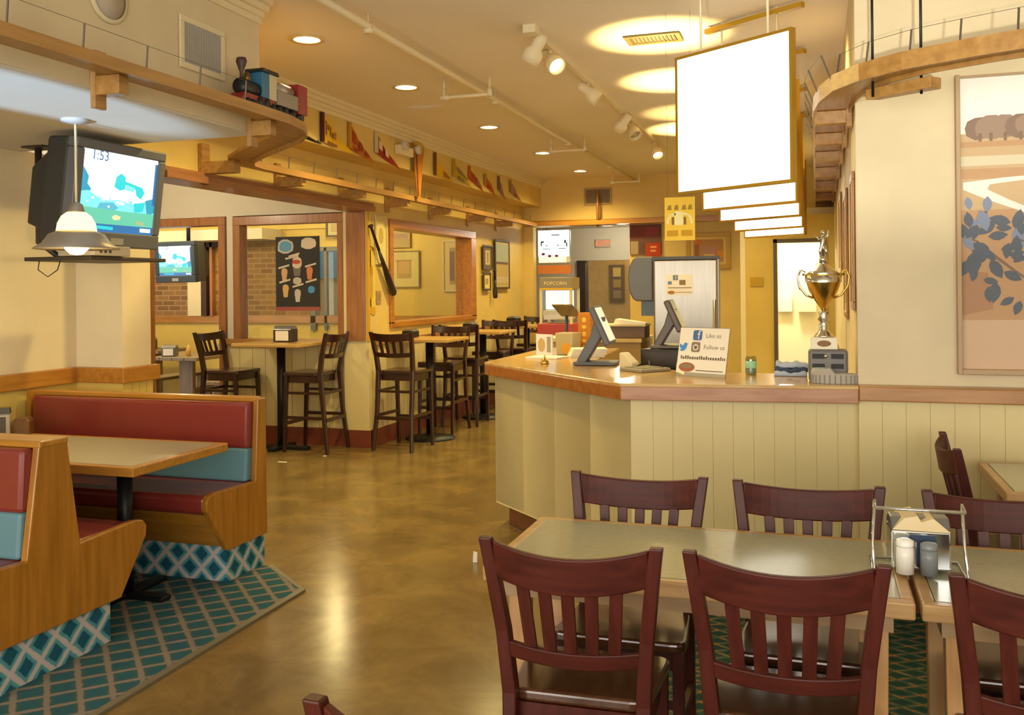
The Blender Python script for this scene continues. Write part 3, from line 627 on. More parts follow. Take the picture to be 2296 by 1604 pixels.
# ------------------------------------------------------------------ vents, speaker, sprinkler, lights
def vent(label, o, U, V, w, h, n, fm, sm, gap=.5):
    N = Vector(U).cross(Vector(V)); t = thing('air_vent', label, 'vent', o)
    U = Vector(U); V = Vector(V)
    T = Matrix((U, V, N)).transposed().to_4x4()
    b = B(); b.T = T; e = .03
    b.box(-w/2, -h/2, 0, w/2, -h/2+e, .012).box(-w/2, h/2-e, 0, w/2, h/2, .012).box(-w/2, -h/2+e, 0, -w/2+e, h/2-e, .012).box(w/2-e, -h/2+e, 0, w/2, h/2-e, .012); b.obj('frame', fm, t, bev=.003)
    b = B(); b.T = T; b.box(-w/2+e, -h/2+e, .0005, w/2-e, h/2-e, .002); b.obj('duct_back', mat('duct_dark', '#6f675b', .7), t)
    b = B(); b.T = T
    for i in range(n):
        x = -w/2+e+(w-2*e)*(i+.5)/n; b.box(x-.3*(w-2*e)/n, -h/2+e, .002, x+.2*(w-2*e)/n, h/2-e, .009)
    b.obj('slats', sm, t); return t
vent('square return-air vent high on the left soffit wall', (-2.948, 3.985, 2.79), Y, Z, .36, .26, 22, TRIMW, mat('slat_grey', '#b5b0a4', .5))
vent('small wall vent high on the far end wall', (-3.045, 13.397, 2.9), X, Z, .42, .26, 14, mat('tan_vent', '#b0925a', .6), mat('tan_slat', '#8a7448', .6))
vent('ceiling air vent inside the bright light pool', (-.99, 6.03, 3.178), X, -Y, .36, .22, 12, mat('pool_vent', '#6a5c38'), mat('vent_slat2', '#4a4028', .6))
vent('dark ceiling vent above the booths at the left border', (-4.35, 3.15, 2.428), X, -Y, .5, .5, 10, mat('grey_vent', '#7d7468', .6), mat('vent_slat3', '#6a6156', .6))
vent('dark vent on the yellow wall of the side room', (-9.0, 11.44, 2.55), X, Z, .75, .1, 12, mat('dark_brown', '#3a2216'), mat('dark_brown', '#3a2216'))
t = thing('ceiling_speaker', 'round flush speaker on the left soffit wall beside the vent', 'speaker', (-2.948, 3.33, 2.86))
T = Matrix.Rotation(PI/2, 4, 'Y')
b = B(); b.T = T; b.lathe([(.1, 0), (.118, .001), (.115, .01), (.1, .012)], n=32, cap=False); b.obj('ring', TRIMW, t)
b = B(); b.T = T; b.lathe([(.0, .006), (.1, .006), (.1, .0), (0, 0)], n=32); b.obj('grille', mat('speaker_grille', '#c2b6a4', .7), t)
t = thing('sprinkler_pipe', 'cream sprinkler pipe running the length of the main ceiling with drop branches', 'pipe', (0, 0, 0))
PX = -2.475; PZ = 3.1
B().tube([(PX, -2.5, PZ), (PX, 13.35, PZ)], .024, 12).obj('main_pipe', TRIMW, t)
for y in (6.6, 9.62, 12.8):
    b = B(); b.tube([(PX-.22, y, PZ), (PX-.22, y, PZ-.07), (PX-.2, y, PZ-.075), (PX+.15, y, PZ-.075), (PX+.15, y, PZ+.06)], .014, 8)
    b.tube([(PX-.25, y, PZ-.075), (PX-.18, y, PZ-.075)], .02, 8); b.tube([(PX+.15, y, PZ-.09), (PX+.15, y, PZ-.03)], .02, 8); b.obj('branch', TRIMW, t)
    b = B(); b.tube([(PX-.22, y, PZ-.02), (PX-.22, y, 3.18)], .01); b.obj('hanger', TRIMW, t)
for y in (4.9, 7.15, 9.5, 11.5): B().tube([(PX, y, PZ-.04), (PX, y, PZ)], .028).tube([(PX, y, PZ), (PX, y, 3.18)], .005).obj('clamp', TRIMW, t)
t = thing('fire_sprinkler', 'small sprinkler head on the low ceiling near the left border', 'sprinkler', (-4.35, 3.75, 2.4))
B().lathe([(0, .03), (.03, .03), (.03, .024), (.008, .02), (.008, .0), (.02, -.004), (0, -.008)], n=12).obj('head', mat('brass_dull', '#8c7a52', .4, .8), t)

LC = (1, .77, .30)
KL, KD = 2.1, 1.8
def light(kind, name, loc, power, col, size=.1, rot=None, spot=None, blend=.5, sy=None):
    l = bpy.data.lights.new(name, kind); l.energy = power*(KD if kind == 'AREA' else KL); l.color = col
    if kind == 'AREA': 
        l.size = size
        if sy: l.shape = 'RECTANGLE'; l.size_y = sy
    else: l.shadow_soft_size = size
    if spot: l.spot_size = spot; l.spot_blend = blend
    o = bpy.data.objects.new(name, l); COL.objects.link(o); o.location = loc
    if rot is not None: o.rotation_euler = rot
    return o
names = ['nearest the crown moulding corner', 'second from the front', 'third from the front, left of the sprinkler pipe', 'fourth from the front, starry glare', 'farthest one, near the end wall vent']
for y, nm in zip((5.27, 6.79, 8.77, 10.69, 12.55), names):
    t = thing('recessed_downlight', 'glowing recessed ceiling downlight, '+nm, 'downlight', (-3.1, y, 3.176), 0, 'recessed downlights in the main ceiling')
    B().lathe([(.085, 0), (.115, 0), (.112, -.008), (.085, -.006)], n=28, cap=False).obj('trim_ring', mat('warm_ring', '#e0c98a', .4), t)
    B().lathe([(0, -.003), (.085, -.003), (.085, -.001), (0, -.001)], n=24).obj('lamp', LAMPON, t)
    light('SPOT', 'downlight_beam', (-3.1, y, 3.14), 75, LC, .08, (0, 0, 0), rad(150), .8)
t = thing('recessed_downlight', 'assumed glowing recessed ceiling downlight inside the side room, shining through the alcove window', 'downlight', (-5.75, 10.4, 2.798))  # assumed lamp, inferred from the highlight it leaves on the floor
B().lathe([(.085, 0), (.115, 0), (.112, -.008), (.085, -.006)], n=28, cap=False).obj('trim_ring', mat('warm_ring', '#e0c98a'), t)
B().lathe([(0, -.003), (.085, -.003), (.085, -.001), (0, -.001)], n=24).obj('lamp', LAMPON, t)
# track light
t = thing('track_light', 'white ceiling track with adjustable spotlight heads, right of the sprinkler pipe', 'track light', (-1.66, 5.5, 3.1))
B().box(-.018, 0, .04, .018, 5.8, .08).obj('track', TRIMW, t)
B().box(-.04, -.05, .03, .04, .05, .08).obj('feed_box', TRIMW, t)
HEADS = [(5.6, (-.5, .1, -.8), 0), (5.93, (.55, -.45, -.55), 1), (7.0, (.7, .2, -.6), 0), (8.4, (-.6, .3, -.6), 0), (8.8, (.4, -.4, -.7), 0), (10.2, (.3, -.5, -.75), 1)]
for y, d, on in HEADS:
    d = Vector(d).normalized(); p = Vector((0, y-5.5, -.03)); q = Vector((0, 0, 1)).rotation_difference(d).to_matrix().to_4x4()
    b = B(); b.tube([(0, y-5.5, .04), (0, y-5.5, -.03)], .012); b.T = Matrix.Translation(p-d*.06) @ q
    b.lathe([(.0, -.03), (.035, -.03), (.04, .0), (.04, .06), (.062, .09), (.062, .16), (.056, .16), (.052, .09)], n=18, cap=False); lh = b.obj('lamp_head', mat('track_head_lit', '#f0dfae', .5) if on else TRIMW, t)
    b = B(); b.T = Matrix.Translation(p-d*.06) @ q; b.lathe([(0, .12), (.054, .12), (.054, .125), (0, .125)], n=18); b.obj('bulb', LAMPON if on else mat('dead_bulb', '#cfc4a0', .3), lh)
    if on: 
        P = Vector((-1.66, 5.5, 3.1))+p+d*.12
        light('SPOT', 'track_beam', P, 45, LC, .05, Vector((0, 0, -1)).rotation_difference(d).to_euler(), rad(80), .6)

# emergency light and pennants
t = thing('emergency_light', 'white emergency light unit among the pennants on the soffit', 'emergency light', (-3.918, 8.5, 2.95))
B().box(0, -.2, -.06, .06, .12, .03).obj('housing', TRIMW, t, bev=.006)
for y in (-.12, .2):
    b = B(); b.T = Matrix.Translation((.07, y, .03)) @ Matrix.Rotation(PI/2, 4, 'Y'); b.lathe([(0, -.06), (.03, -.05), (.048, .0), (.048, .03), (0, .02)], n=16); b.obj('lamp_head', mat('emergency_lens', '#cfc6b4', .3), t)
def pennant(label, y, ztop, zbot, ytip, ztip, main, edge, marks, mk):
    t = thing('pennant', label, 'pennant', (-3.905, y, ztop), 0, None)
    n = 8; L = ytip-y; secs = []
    g = B()
    for i in range(n):
        a0, a1 = i/n, (i+1)/n
        f = lambda a: (-.004+.010*math.sin(a*7+y), a*L, a*(ztip-ztop), zbot-ztop+(ztip-zbot)*a)
        p, q = f(a0), f(a1)
        g.loft([[(p[0], p[1], p[2]), (p[0]-.004, p[1], p[2]), (p[0]-.004, p[1], p[3]), (p[0], p[1], p[3])], [(q[0], q[1], q[2]), (q[0]-.004, q[1], q[2]), (q[0]-.004, q[1], q[3]), (q[0], q[1], q[3])]], 0)
    g.obj('felt', mat('felt_'+main.strip('#'), main, .95), t)
    H = ztop-zbot
    B().box(-.006, -.012, -H, .012, .03, .0).obj('header_strip', mat('felt_'+edge.strip('#'), edge, .95), t)
    b = B()
    for (u, v, w, h, s) in marks:
        def zz(a, k):   # height inside the tapering felt at fraction a
            t0 = a*(ztip-ztop); b0 = -H+a*(ztip-zbot); return (t0+b0)/2+(v+k*h/2)*(t0-b0)*.9
        e = min(u+w, .97)
        b.poly([(.009, u*L, zz(u, -1)), (.009, e*L, zz(e, -1)), (.009, e*L, zz(e, 1)), (.009, u*L, zz(u, 1))], 0)
    b.obj('lettering', mat('felt_'+mk.strip('#'), mk, .95), t)
SCRIPT = [(.1, .1, .03, .6, 0), (.15, .2, .05, .25, -.05), (.23, .1, .03, .5, -.03), (.3, .0, .05, .3, -.05), (.38, .1, .03, .5, -.05), (.15, -.5, .3, .16, -.2)]
LETT = [(.1, .0, .06, .6, 0), (.2, .15, .05, .5, 0), (.28, 0, .06, .55, 0), (.4, .0, .05, .6, -.03), (.5, 0, .06, .55, -.03), (.62, 0, .05, .5, -.03)]
BLK = [(.1, .1, .14, .55, -.06), (.12, -.45, .2, .2, -.06), (.36, .05, .14, .6, -.06), (.6, 0, .16, .5, -.04)]
pennant('cream pennant with black border, partly behind the curve of the train shelf', 6.25, 3.06, 2.8, 6.86, 2.775, '#3a352c', '#1d1b18', [(.1, 0, .75, .62, -.1)], '#d6c27a')
pennant('yellow pennant with purple header and slanted script, first large one after the curve', 6.86, 3.045, 2.80, 7.42, 2.765, '#e0b21c', '#4a2440', SCRIPT, '#8a5a2a')
pennant('orange pennant with dark red lettering beside the yellow script pennant', 7.34, 3.04, 2.81, 7.83, 2.735, '#c0761c', '#b8862a', BLK, '#9c3a1a')
pennant('red pennant with white letters just left of the emergency light', 7.86, 3.03, 2.84, 8.38, 2.745, '#9c3416', '#c7b89a', BLK[:1]+BLK[2:3], '#e0c8a0')
pennant('yellow pennant with brown lettering, first one right of the hanging orange pennant', 9.27, 3.035, 2.79, 9.82, 2.765, '#dcae1e', '#6a4a1c', [(.45, -.1, .3, .5, -.06)], '#a8741e')
pennant('yellow and grey pennant, second right of the hanging orange pennant', 9.82, 3.03, 2.84, 10.42, 2.775, '#c8a42c', '#b89420', [(.2, .3, .5, .3, -.12), (.25, -.4, .3, .3, -.08)], '#8a8458')
pennant('red and maroon pennant, third right of the hanging orange pennant', 10.32, 3.02, 2.865, 10.88, 2.755, '#a4481a', '#b8601e', [(.4, .0, .35, .7, -.05)], '#8c5a50')
pennant('orange-red pennant, fourth right of the hanging orange pennant', 10.87, 2.99, 2.845, 11.35, 2.742, '#b85c1c', '#a8862c', [(.2, -.3, .4, .3, -.1)], '#a8341c')
pennant('narrow purple-brown pennant, last but one before the end wall', 11.39, 3.017, 2.84, 11.72, 2.74, '#9c7458', '#7a5648', [(.2, 0, .3, .5, 0)], '#b89470')
pennant('pink and maroon pennant closest to the end wall', 11.87, 3.02, 2.86, 12.4, 2.765, '#a88464', '#8a7a3c', [(.3, -.3, .6, .35, -.1)], '#a4502a')
t = thing('hanging_pennant', 'narrow orange pennant hanging straight down over the soffit edge', 'pennant', (-3.87, 8.76, 2.99))
b = B(); b.loft([[(0, -.11, 0), (.01, -.11, 0), (.01, .11, .02), (0, .11, .02)], [(.0, -.09, -.25), (.01, -.08, -.25), (.01, .07, -.25), (0, .08, -.25)], [(.0, -.035, -.5), (.008, -.035, -.5), (.008, .02, -.5), (0, .02, -.5)]]); b.obj('felt', mat('felt_orange', '#b8741c', .95), t)
b = B(); b.loft([[(.01, -.1, -.01), (.014, -.1, -.01), (.014, -.06, -.01), (.01, -.06, -.01)], [(.01, -.035, -.48), (.014, -.035, -.48), (.014, -.02, -.48), (.01, -.02, -.48)]]); b.obj('stripe', mat('felt_brown', '#6a3a14', .95), t)
b = B(); b.tube([(-.02, .14, -.05), (0, .12, .04), (.0, .02, .06), (0, -.1, .05)], .02); b.obj('swag', mat('felt_gold', '#c8981c', .9), t)

# ------------------------------------------------------------------ hall wall pictures, bats
def picture(label, o, U, V, w, h, fm, mm, fills, fw=.025, matw=.05, name='framed_picture', group=None, cat='picture', depth=.02):
    """o = centre; fills = [(u0,v0,u1,v1,material)] in 0..1 of picture area"""
    U = Vector(U); V = Vector(V); N = U.cross(V); T = Matrix((U, V, N)).transposed().to_4x4()
    t = thing(name, label, cat, o, 0, group)
    if fm:
        b = B(); b.T = T; b.box(-w/2, -h/2, 0, w/2, -h/2+fw, depth).box(-w/2, h/2-fw, 0, w/2, h/2, depth).box(-w/2, -h/2+fw, 0, -w/2+fw, h/2-fw, depth).box(w/2-fw, -h/2+fw, 0, w/2, h/2-fw, depth); b.obj('frame', fm, t, bev=.003)
    else: fw = 0
    mats_ = [mm]; b = B(); b.T = T; b.box(-w/2+fw, -h/2+fw, 0, w/2-fw, h/2-fw, .008)
    iw, ih = w-2*fw-2*matw, h-2*fw-2*matw
    for k, f in enumerate(fills):
        m = f[-1]
        if m not in mats_: mats_.append(m)
        z = .0085+k*.0005
        if len(f) == 5: pl = [(f[0], f[1]), (f[2], f[1]), (f[2], f[3]), (f[0], f[3])]
        else: pl = f[0]
        b.poly([((p[0]-.5)*iw, (p[1]-.5)*ih, z) for p in pl], mats_.index(m))
    b.obj('print', mats_, t); return t
def pm(h): return mat('ink_'+h.strip('#'), h, .7)
FY = mat('gold_frame', '#a8812c', .45, .3); FD = mat('dark_frame', '#4a3c24', .5)
def blob(cx, cy, rx, ry, n=10, a=0): return [(cx+rx*math.cos(2*PI*i/n+a)*(1+.12*math.sin(i*2.3)), cy+ry*math.sin(2*PI*i/n+a)) for i in range(n)]
HX = -4.183
picture('yellow sepia player poster on the narrow wall beside the bat', (HX-.015, 8.31, 1.65), Y, Z, .17, .68, None, pm('#d8bd52'), [(blob(.5, .62, .2, .12), pm('#a8822a')), (blob(.45, .4, .25, .2), pm('#b8963a')), (0, 0, 1, .1, pm('#c89a18')), (0, .95, 1, 1, pm('#b8862a'))], matw=.01, name='wall_poster', cat='poster')
picture('pale portrait print behind the bat handle', (HX-.015, 8.53, 2.06), Y, Z, .26, .5, pm('#d0c08c'), pm('#d8c684'), [(blob(.5, .6, .28, .2), pm('#b8a04e')), (.1, .05, .9, .2, pm('#e0d0a0'))], fw=.015, matw=.02)
picture('small square plaque below the bat', (HX-.015, 8.47, 1.48), Y, Z, .1, .13, None, pm('#a08860'), [(.2, .2, .8, .8, pm('#8a7450'))], matw=.01, name='wall_plaque', cat='plaque')
def bat(label, p0, p1, scale=1):
    p0 = Vector(p0); p1 = Vector(p1); d = (p1-p0); L = d.length; d.normalize()
    t = thing('baseball_bat', label, 'baseball bat', p0)
    q = Vector((0, 0, 1)).rotation_difference(d).to_matrix().to_4x4()
    b = B(); b.T = q; b.lathe([(0, 0), (.024*scale, .003), (.024*scale, .014), (.013*scale, .024), (.013*scale, L*.35)], n=14); b.obj('handle', mat('bat_grip', '#2a1d16', .6), t)
    b = B(); b.T = q; b.lathe([(.013*scale, L*.35), (.02*scale, L*.55), (.031*scale, L*.75), (.033*scale, L*.95), (.025*scale, L*.99), (0, L)], n=14); b.obj('barrel', mat('bat_black', '#2c2018', .35), t)
bat('black baseball bat mounted at a slant beside the hall window', (-4.15, 8.22, 2.19), (-4.15, 8.74, 1.5), 1.15)
bat('short dark bat hung upright between the small frames and the tall picture', (-4.14, 11.88, 1.8), (-4.14, 11.9, 1.42), 1.0)
picture('small dark framed print right of the hall window, upper of two', (HX+.008, 11.68, 1.97), Y, Z, .38, .33, FD, pm('#6a5a3a'), [(.2, .1, .8, .9, pm('#c8b48a')), (.4, .2, .6, .8, pm('#8a7a5c'))], matw=.02)
picture('small white matted frame right of the hall window, lower of two', (HX+.008, 11.64, 1.65), Y, Z, .28, .24, FD, pm('#d8c684'), [(.2, .2, .8, .8, pm('#a08c50'))], matw=.03)
picture('tall framed stadium picture near the end of the hall wall', (HX+.008, 12.28, 1.89), Y, Z, .62, .68, FD, pm('#b8a878'), [(0, .55, 1, 1, pm('#9aa49a')), (0, .5, 1, .56, pm('#6a5048')), (0, 0, 1, .5, pm('#b09a64')), (0, .05, 1, .2, pm('#b8a88c'))], matw=.03)
# side room pictures behind the hall window and alcove window
picture('white matted framed print on the side room wall, left in the hall window', (-5.3, 11.49, 1.83), X, Z, .46, .5, pm('#8c8050'), pm('#c9bb80'), [(.1, .1, .9, .9, pm('#a08a5c')), (.2, .3, .8, .85, pm('#b89464'))], fw=.015, matw=.08)
picture('large pale framed print on the side room wall, right in the hall window', (-4.52, 11.49, 1.86), X, Z, .42, .68, pm('#d8cfa8'), pm('#cfc08a'), [(0, 0, 1, 1, pm('#a8946c')), (0, .1, .3, .9, pm('#7a6058')), (.6, .6, 1, .95, pm('#7a7a90'))], fw=.015, matw=.08)
picture('wide landscape print on the side room wall, topmost in the hall window', (-5.45, 11.49, 2.27), X, Z, .5, .3, pm('#b09a5c'), pm('#b4a070'), [(0, .4, 1, .7, pm('#a48a7c')), (0, 0, 1, .4, pm('#b09a70'))], fw=.015, matw=.03)
picture('black framed picture high in the side room, upper right of the alcove window', (-6.25, 11.40, 2.44), X, Z, .36, .3, pm('#4a4238'), pm('#c0b48a'), [(.1, .1, .9, .9, pm('#a89c74'))], fw=.025, matw=.02)

# milkshake menu poster on the alcove window
t = thing('menu_poster', 'dark ice cream menu poster stuck on the alcove window', 'poster', (-5.04, YW+.035, 1.725))
b = B(); b.box(-.255, 0, -.375, .255, .006, .385); b.obj('sheet', [pm('#2e2c28')], t)
C_ = ['#d9cbb0', '#5f9cc0', '#c4503c', '#d8a878', '#d8b268', '#c8c0b0', '#7a7068', '#9a5048', '#d88850', '#4a94c8']
b = B(); K = [pm(c) for c in C_]
F = lambda pts, m, l=.001: b.poly([(p[0]*.255, -l, p[1]*.38) for p in pts], m)
F(blob(-.55, .75, .38, .2), 5); F(blob(-.55, .75, .3, .15), 1, .002); F(blob(.5, .82, .36, .16), 0)
def cup(x, y, m, s=1):
    F([(x-.13*s, y), (x+.13*s, y), (x+.09*s, y-.2*s), (x-.09*s, y-.2*s)], m, .002); F(blob(x, y+.04*s, .15*s, .11*s), m if m != 6 else 0, .003)
cup(-.02, .25, 6, 1.5); F(blob(-.05, .33, .2, .06), 2, .004)
cup(-.6, .02, 3); cup(.55, .05, 8); cup(-.55, -.42, 4); cup(.0, -.55, 5); F(blob(-.02, -.18, .2, .1), 5, .002); F(blob(.62, -.42, .16, .1), 9, .002)
for x, y, w in ((-.15, .48, .5), (-.25, .42, .6), (-.62, .17, .5), (.6, .2, .5), (-.58, -.22, .5), (.02, -.34, .5), (.62, -.22, .5)):
    F([(x-w/2, y-.03), (x+w/2, y+.05), (x+w/2, y+.1), (x-w/2, y+.02)], 0, .003)
b.poly([(-.255, -.002, -.375), (.255, -.002, -.375), (.255, -.002, -.335), (-.255, -.002, -.335)], 7); b.obj('print', K, t)

# ------------------------------------------------------------------ bar stools and high tables
G2 = 'dark wooden bar stools at the high tables'
s0 = make_chair('dark bar stool at the left end of the alcove high table, facing right', G2, 'bar_stool', 'bar stool', (-5.62, 8.02, 0), -PI/2, .77, 1.15, 4, WALNUT, WALNUT, mat('stool_seat', '#3a2018', .25, coat=.5), True)
dup(s0, (-4.68, 8.0, 0), PI/2, 'dark bar stool at the right end of the alcove high table, back to the pillar', G2)
dup(s0, (-3.86, 8.36, 0), rad(-4), 'dark bar stool seen from behind just right of the red-based pillar', G2)
dup(s0, (-3.9, 9.42, 0), PI, 'dark bar stool facing the viewer behind the first wall table', G2)
dup(s0, (-3.86, 10.05, 0), rad(3), 'dark bar stool seen from behind at the second wall table', G2)
dup(s0, (-3.9, 11.08, 0), PI, 'dark bar stool facing the viewer behind the second wall table', G2)
dup(s0, (-3.78, 11.7, 0), 0, 'dark bar stool seen from behind at the third, farthest wall table', G2)
dup(s0, (-3.85, 12.75, 0), PI, 'dark bar stool farthest down the hall facing the viewer', G2)
def high_table(label, x, y, hx, hy, base):
    t = thing('high_table', label, 'high table', (x, y, 0), 0, 'high tables')
    B().box(-hx, -hy, 1.015, hx, hy, 1.05).obj('tabletop', LAMB, t, bev=.008)
    B().lathe([(.042, .02), (.042, 1.015)], n=16).obj('pedestal', BLACKM, t)
    if base == 'round': B().lathe([(0, .0), (.26, .0), (.26, .012), (.1, .03), (.06, .05), (0, .05)], n=28).obj('foot', BLACKM, t)
    else: B().box(-.3, -.04, 0, .3, .04, .035).box(-.04, -.2, 0, .04, .2, .035).obj('foot', BLACKM, t, bev=.008)
    return t
high_table('high pedestal table with beige top in front of the menu poster window', -5.02, 7.98, .37, .3, 'cross')
high_table('high wall table nearest the pillar between the first two hall stools', -3.84, 8.93, .33, .3, 'round')
high_table('high wall table in the middle of the hall', -3.84, 10.56, .33, .3, 'round')
high_table('high wall table farthest down the hall', -3.8, 12.22, .33, .3, 'round')
napkin('silver napkin dispenser with white card on the alcove high table', (-4.98, 8.0, 1.051), 0, .2, .13, .16, 'napkin dispensers', mat('dispenser_dark', '#4a3c34', .35, .5), PAPER)
napkin('low chrome napkin dispenser on the first hall wall table', (-4.05, 8.92, 1.051), PI/2, .15, .13, .09, 'napkin dispensers', BLACKM)
napkin('dark napkin dispenser on the middle hall wall table', (-4.0, 10.55, 1.051), PI/2, .17, .13, .1, 'napkin dispensers', BLACKM)
napkin('dark napkin dispenser on the farthest hall wall table', (-3.98, 12.2, 1.051), PI/2, .2, .15, .12, 'napkin dispensers', BLACKM)

# picnic tables in the side room
def picnic(label, x, y, L, rz):
    t = thing('picnic_table', label, 'picnic table', (x, y, 0), rz, 'picnic tables in the side room')
    b = B()
    for i in range(4): b.box(-L/2, -.36+i*.182, .71, L/2, -.36+i*.182+.175, .75)
    b.obj('tabletop', PICNIC, t, bev=.004)
    for sx in (-1, 1):
        B().box(sx*(L/2-.3)-.03, -.1, 0, sx*(L/2-.3)+.03, .1, .71).obj('trestle', wood('trestle_wood', '#857058', '#6d5a44', 'z', rough=.6), t)
    B().box(-L/2+.3, -.025, .25, L/2-.3, .025, .33).obj('stretcher', PICNIC, t)
    return t
def pbench(label, x, y, L, rz):
    t = thing('picnic_bench', label, 'bench', (x, y, 0), rz, 'picnic benches in the side room')
    B().box(-L/2, -.15, .42, L/2, .15, .46).obj('seat', PICNIC, t, bev=.004)
    for sx in (-1, 1): B().box(sx*(L/2-.25)-.025, -.11, 0, sx*(L/2-.25)+.025, .11, .42).obj('trestle', wood('trestle_wood', '#857058', '#6d5a44'), t)
picnic('picnic table nearer the doorway with two napkin dispensers on it', -7.52, 10.38, 1.75, PI/2)
picnic('picnic table farther back against the yellow wainscot', -9.2, 10.85, 1.3, rad(2))
pbench('picnic bench on the right side of the nearer picnic table', -6.98, 10.32, 1.6, PI/2)
pbench('picnic bench between the two picnic tables', -8.1, 10.38, 1.6, PI/2)
napkin('white-faced napkin dispenser nearer the left on the picnic table', (-7.68, 9.68, .751), rad(20), .17, .14, .14, 'napkin dispensers', GREYM, PAPER)
napkin('grey napkin dispenser farther along the nearer picnic table', (-7.3, 10.3, .751), rad(-10), .16, .14, .14, 'napkin dispensers', GREYM, mat('grey_card', '#b4b4b0', .6))
napkin('black and white napkin dispenser on the far picnic table', (-9.0, 10.85, .751), rad(20), .25, .15, .16, 'napkin dispensers', BLACK, PAPER)
t = thing('condiment_bottles', 'mustard-coloured bottle beside the dispenser on the picnic table', 'bottle', (-7.45, 9.74, .751))
B().lathe([(0, 0), (.03, 0), (.032, .08), (.02, .11), (.008, .14), (0, .14)], n=12).obj('body', mat('mustard', '#c8a050', .4), t)

# ------------------------------------------------------------------ service counter
P1, P2, P3 = (-2.1, 5.8), (-.95, 4.64), (.19, 4.75)
t = thing('service_counter', 'angled order counter with cream panelled front and oak ledge', 'counter', (0, 0, 0))
out = [(-2.1, 7.3), P1, P2, P3]; inn = [(.185, 5.35), (-.70, 5.35), (-.95, 5.62), (-1.42, 6.15), (-1.5, 7.3)]
B().prism(out+inn, 'z', 1.052, 1.07).obj('ledge_top', wood('ledge_oak', '#cba862', '#b48a44', 'x', rough=.22, coat=.5), t, bev=.004)
b = B(); b.ribbon([(-2.1, 7.3), P1], .0, .05, .985, 1.055); b.obj('ledge_edge', OAKY, t, bev=.005)
b = B(); b.prism([P1, P2, (P2[0]+.035, P2[1]+.035), (P1[0]+.035, P1[1]+.035)], 'z', .985, 1.056); b.obj('ledge_edge', wood('edge_oak', '#a8682a', '#8f5218', 'x'), t, bev=.005)
b = B(); b.prism([P2, P3, (P3[0], P3[1]+.05), (P2[0]+.0, P2[1]+.05)], 'z', .985, 1.056); b.obj('ledge_edge', wood('edge_oak_pale', '#b98a66', '#a06c4a', 'x'), t, bev=.005)
b = B(); b.prism([(-2.03, 7.2), (-2.03, 5.81), (-.92, 4.76), (.19, 4.86), (.19, 4.95), (-.9, 4.86), (-1.93, 5.86), (-1.93, 7.2)], 'z', .14, 1.0); b.obj('body', WAINS, t)
b = B()
for i in range(11): b.box(-.905+i*.1, 0, .15, -.905+i*.1+.0985, .005, .99)
for k in range(len(b.v)): x, y, z = b.v[k]; b.v[k] = (x, y+4.756+(x+.92)*.0901, z)
b.obj('front_boards', WAINS, t)
b = B(); d = Vector((1.11, -1.05, 0)).normalized(); nn = Vector((d.y, -d.x, 0))
for i in range(4):
    a = Vector((-2.03, 5.81, 0))+d*(.382*i+.003); c = a+d*.378
    b.loft([[tuple(a+Z*.15), tuple(a+nn*-.006+Z*.15), tuple(a+nn*-.006+Z*.99), tuple(a+Z*.99)], [tuple(c+Z*.15), tuple(c+nn*-.006+Z*.15), tuple(c+nn*-.006+Z*.99), tuple(c+Z*.99)]])
b.obj('side_boards', WAINS, t)
b = B(); b.prism([(-1.95, 7.1), (-1.95, 5.84), (-.88, 4.82), (.19, 4.9), (.19, 4.95), (-.86, 4.88), (-1.9, 5.88), (-1.9, 7.1)], 'z', 0, .14); b.obj('toe_kick', mat('brown_toe', '#7c4a26', .5, noise=.2), t)
B().prism([(.18, 5.36), (-.69, 5.36), (-.94, 5.63), (-1.41, 6.16), (-1.45, 7.2), (-.9, 7.2), (-.8, 6.3), (-.5, 5.95), (.18, 5.95)], 'z', .88, .92).obj('work_surface', mat('work_laminate', '#b09a6c', .4), t)
B().prism([(.18, 5.37), (-.68, 5.37), (-1.4, 6.17), (-1.44, 7.2), (-.92, 7.2), (-.82, 6.3), (-.52, 5.93), (.18, 5.93)], 'z', .0, .88).obj('work_cabinet', mat('cabinet_tan', '#8d774a', .6), t)

# things on the counter
def pos(label, loc, rz, s=1.0, frame=GREYD, sm=None):
    t = thing('pos_terminal', label, 'cash register screen', loc, rz)
    R = Matrix.Translation((0.02, 0, .27*s)) @ Matrix.Rotation(rad(-24), 4, 'Y')
    b = B(); b.T = R; b.box(-.025, -.155*s, -.14*s, .015, .155*s, .14*s); mo = b.obj('monitor', frame, t, bev=.01)
    b = B(); b.T = R; b.box(.0145, -.14*s, -.12*s, .0165, .14*s, .125*s); b.obj('screen', sm, mo)
    B().prism([(-.17*s, .0), (-.1*s, .0), (.03*s, .21*s), (.03*s, .33*s), (-.03*s, .31*s), (-.06*s, .2*s)], 'y', -.06, .06).obj('stand', frame, t, bev=.008)
    B().box(-.17*s, -.11, 0.001, .12*s, .11, .022).obj('base', frame, t, bev=.006)
    return t
SCRB = emi('pos_bright', '#fff2c0', .9); SCRD = emi('pos_dim', '#b8a878', .25)
pos('touch-screen cash register with glowing panel on the angled ledge', (-1.30, 5.74, 1.071), rad(4), .92, GREYM, SCRB)
t = thing('keypad', 'flat grey keypad on the ledge beside the glowing register', 'keypad', (-.95, 5.36, 1.071), rad(-40))
B().box(-.1, -.11, 0, .1, .11, .018).obj('case', mat('keypad_grey', '#8d846f', .45), t, bev=.004)
b = B()
for i in range(6):
    for j in range(5): b.box(-.08+i*.027, -.085+j*.035, .018, -.06+i*.027, -.06+j*.035, .022)
b.obj('keys', mat('keypad_keys', '#7c745f', .5), t)
t = thing('card_reader', 'white card reader and cable in front of the glowing register', 'card reader', (-1.08, 5.56, 1.071), rad(-30))
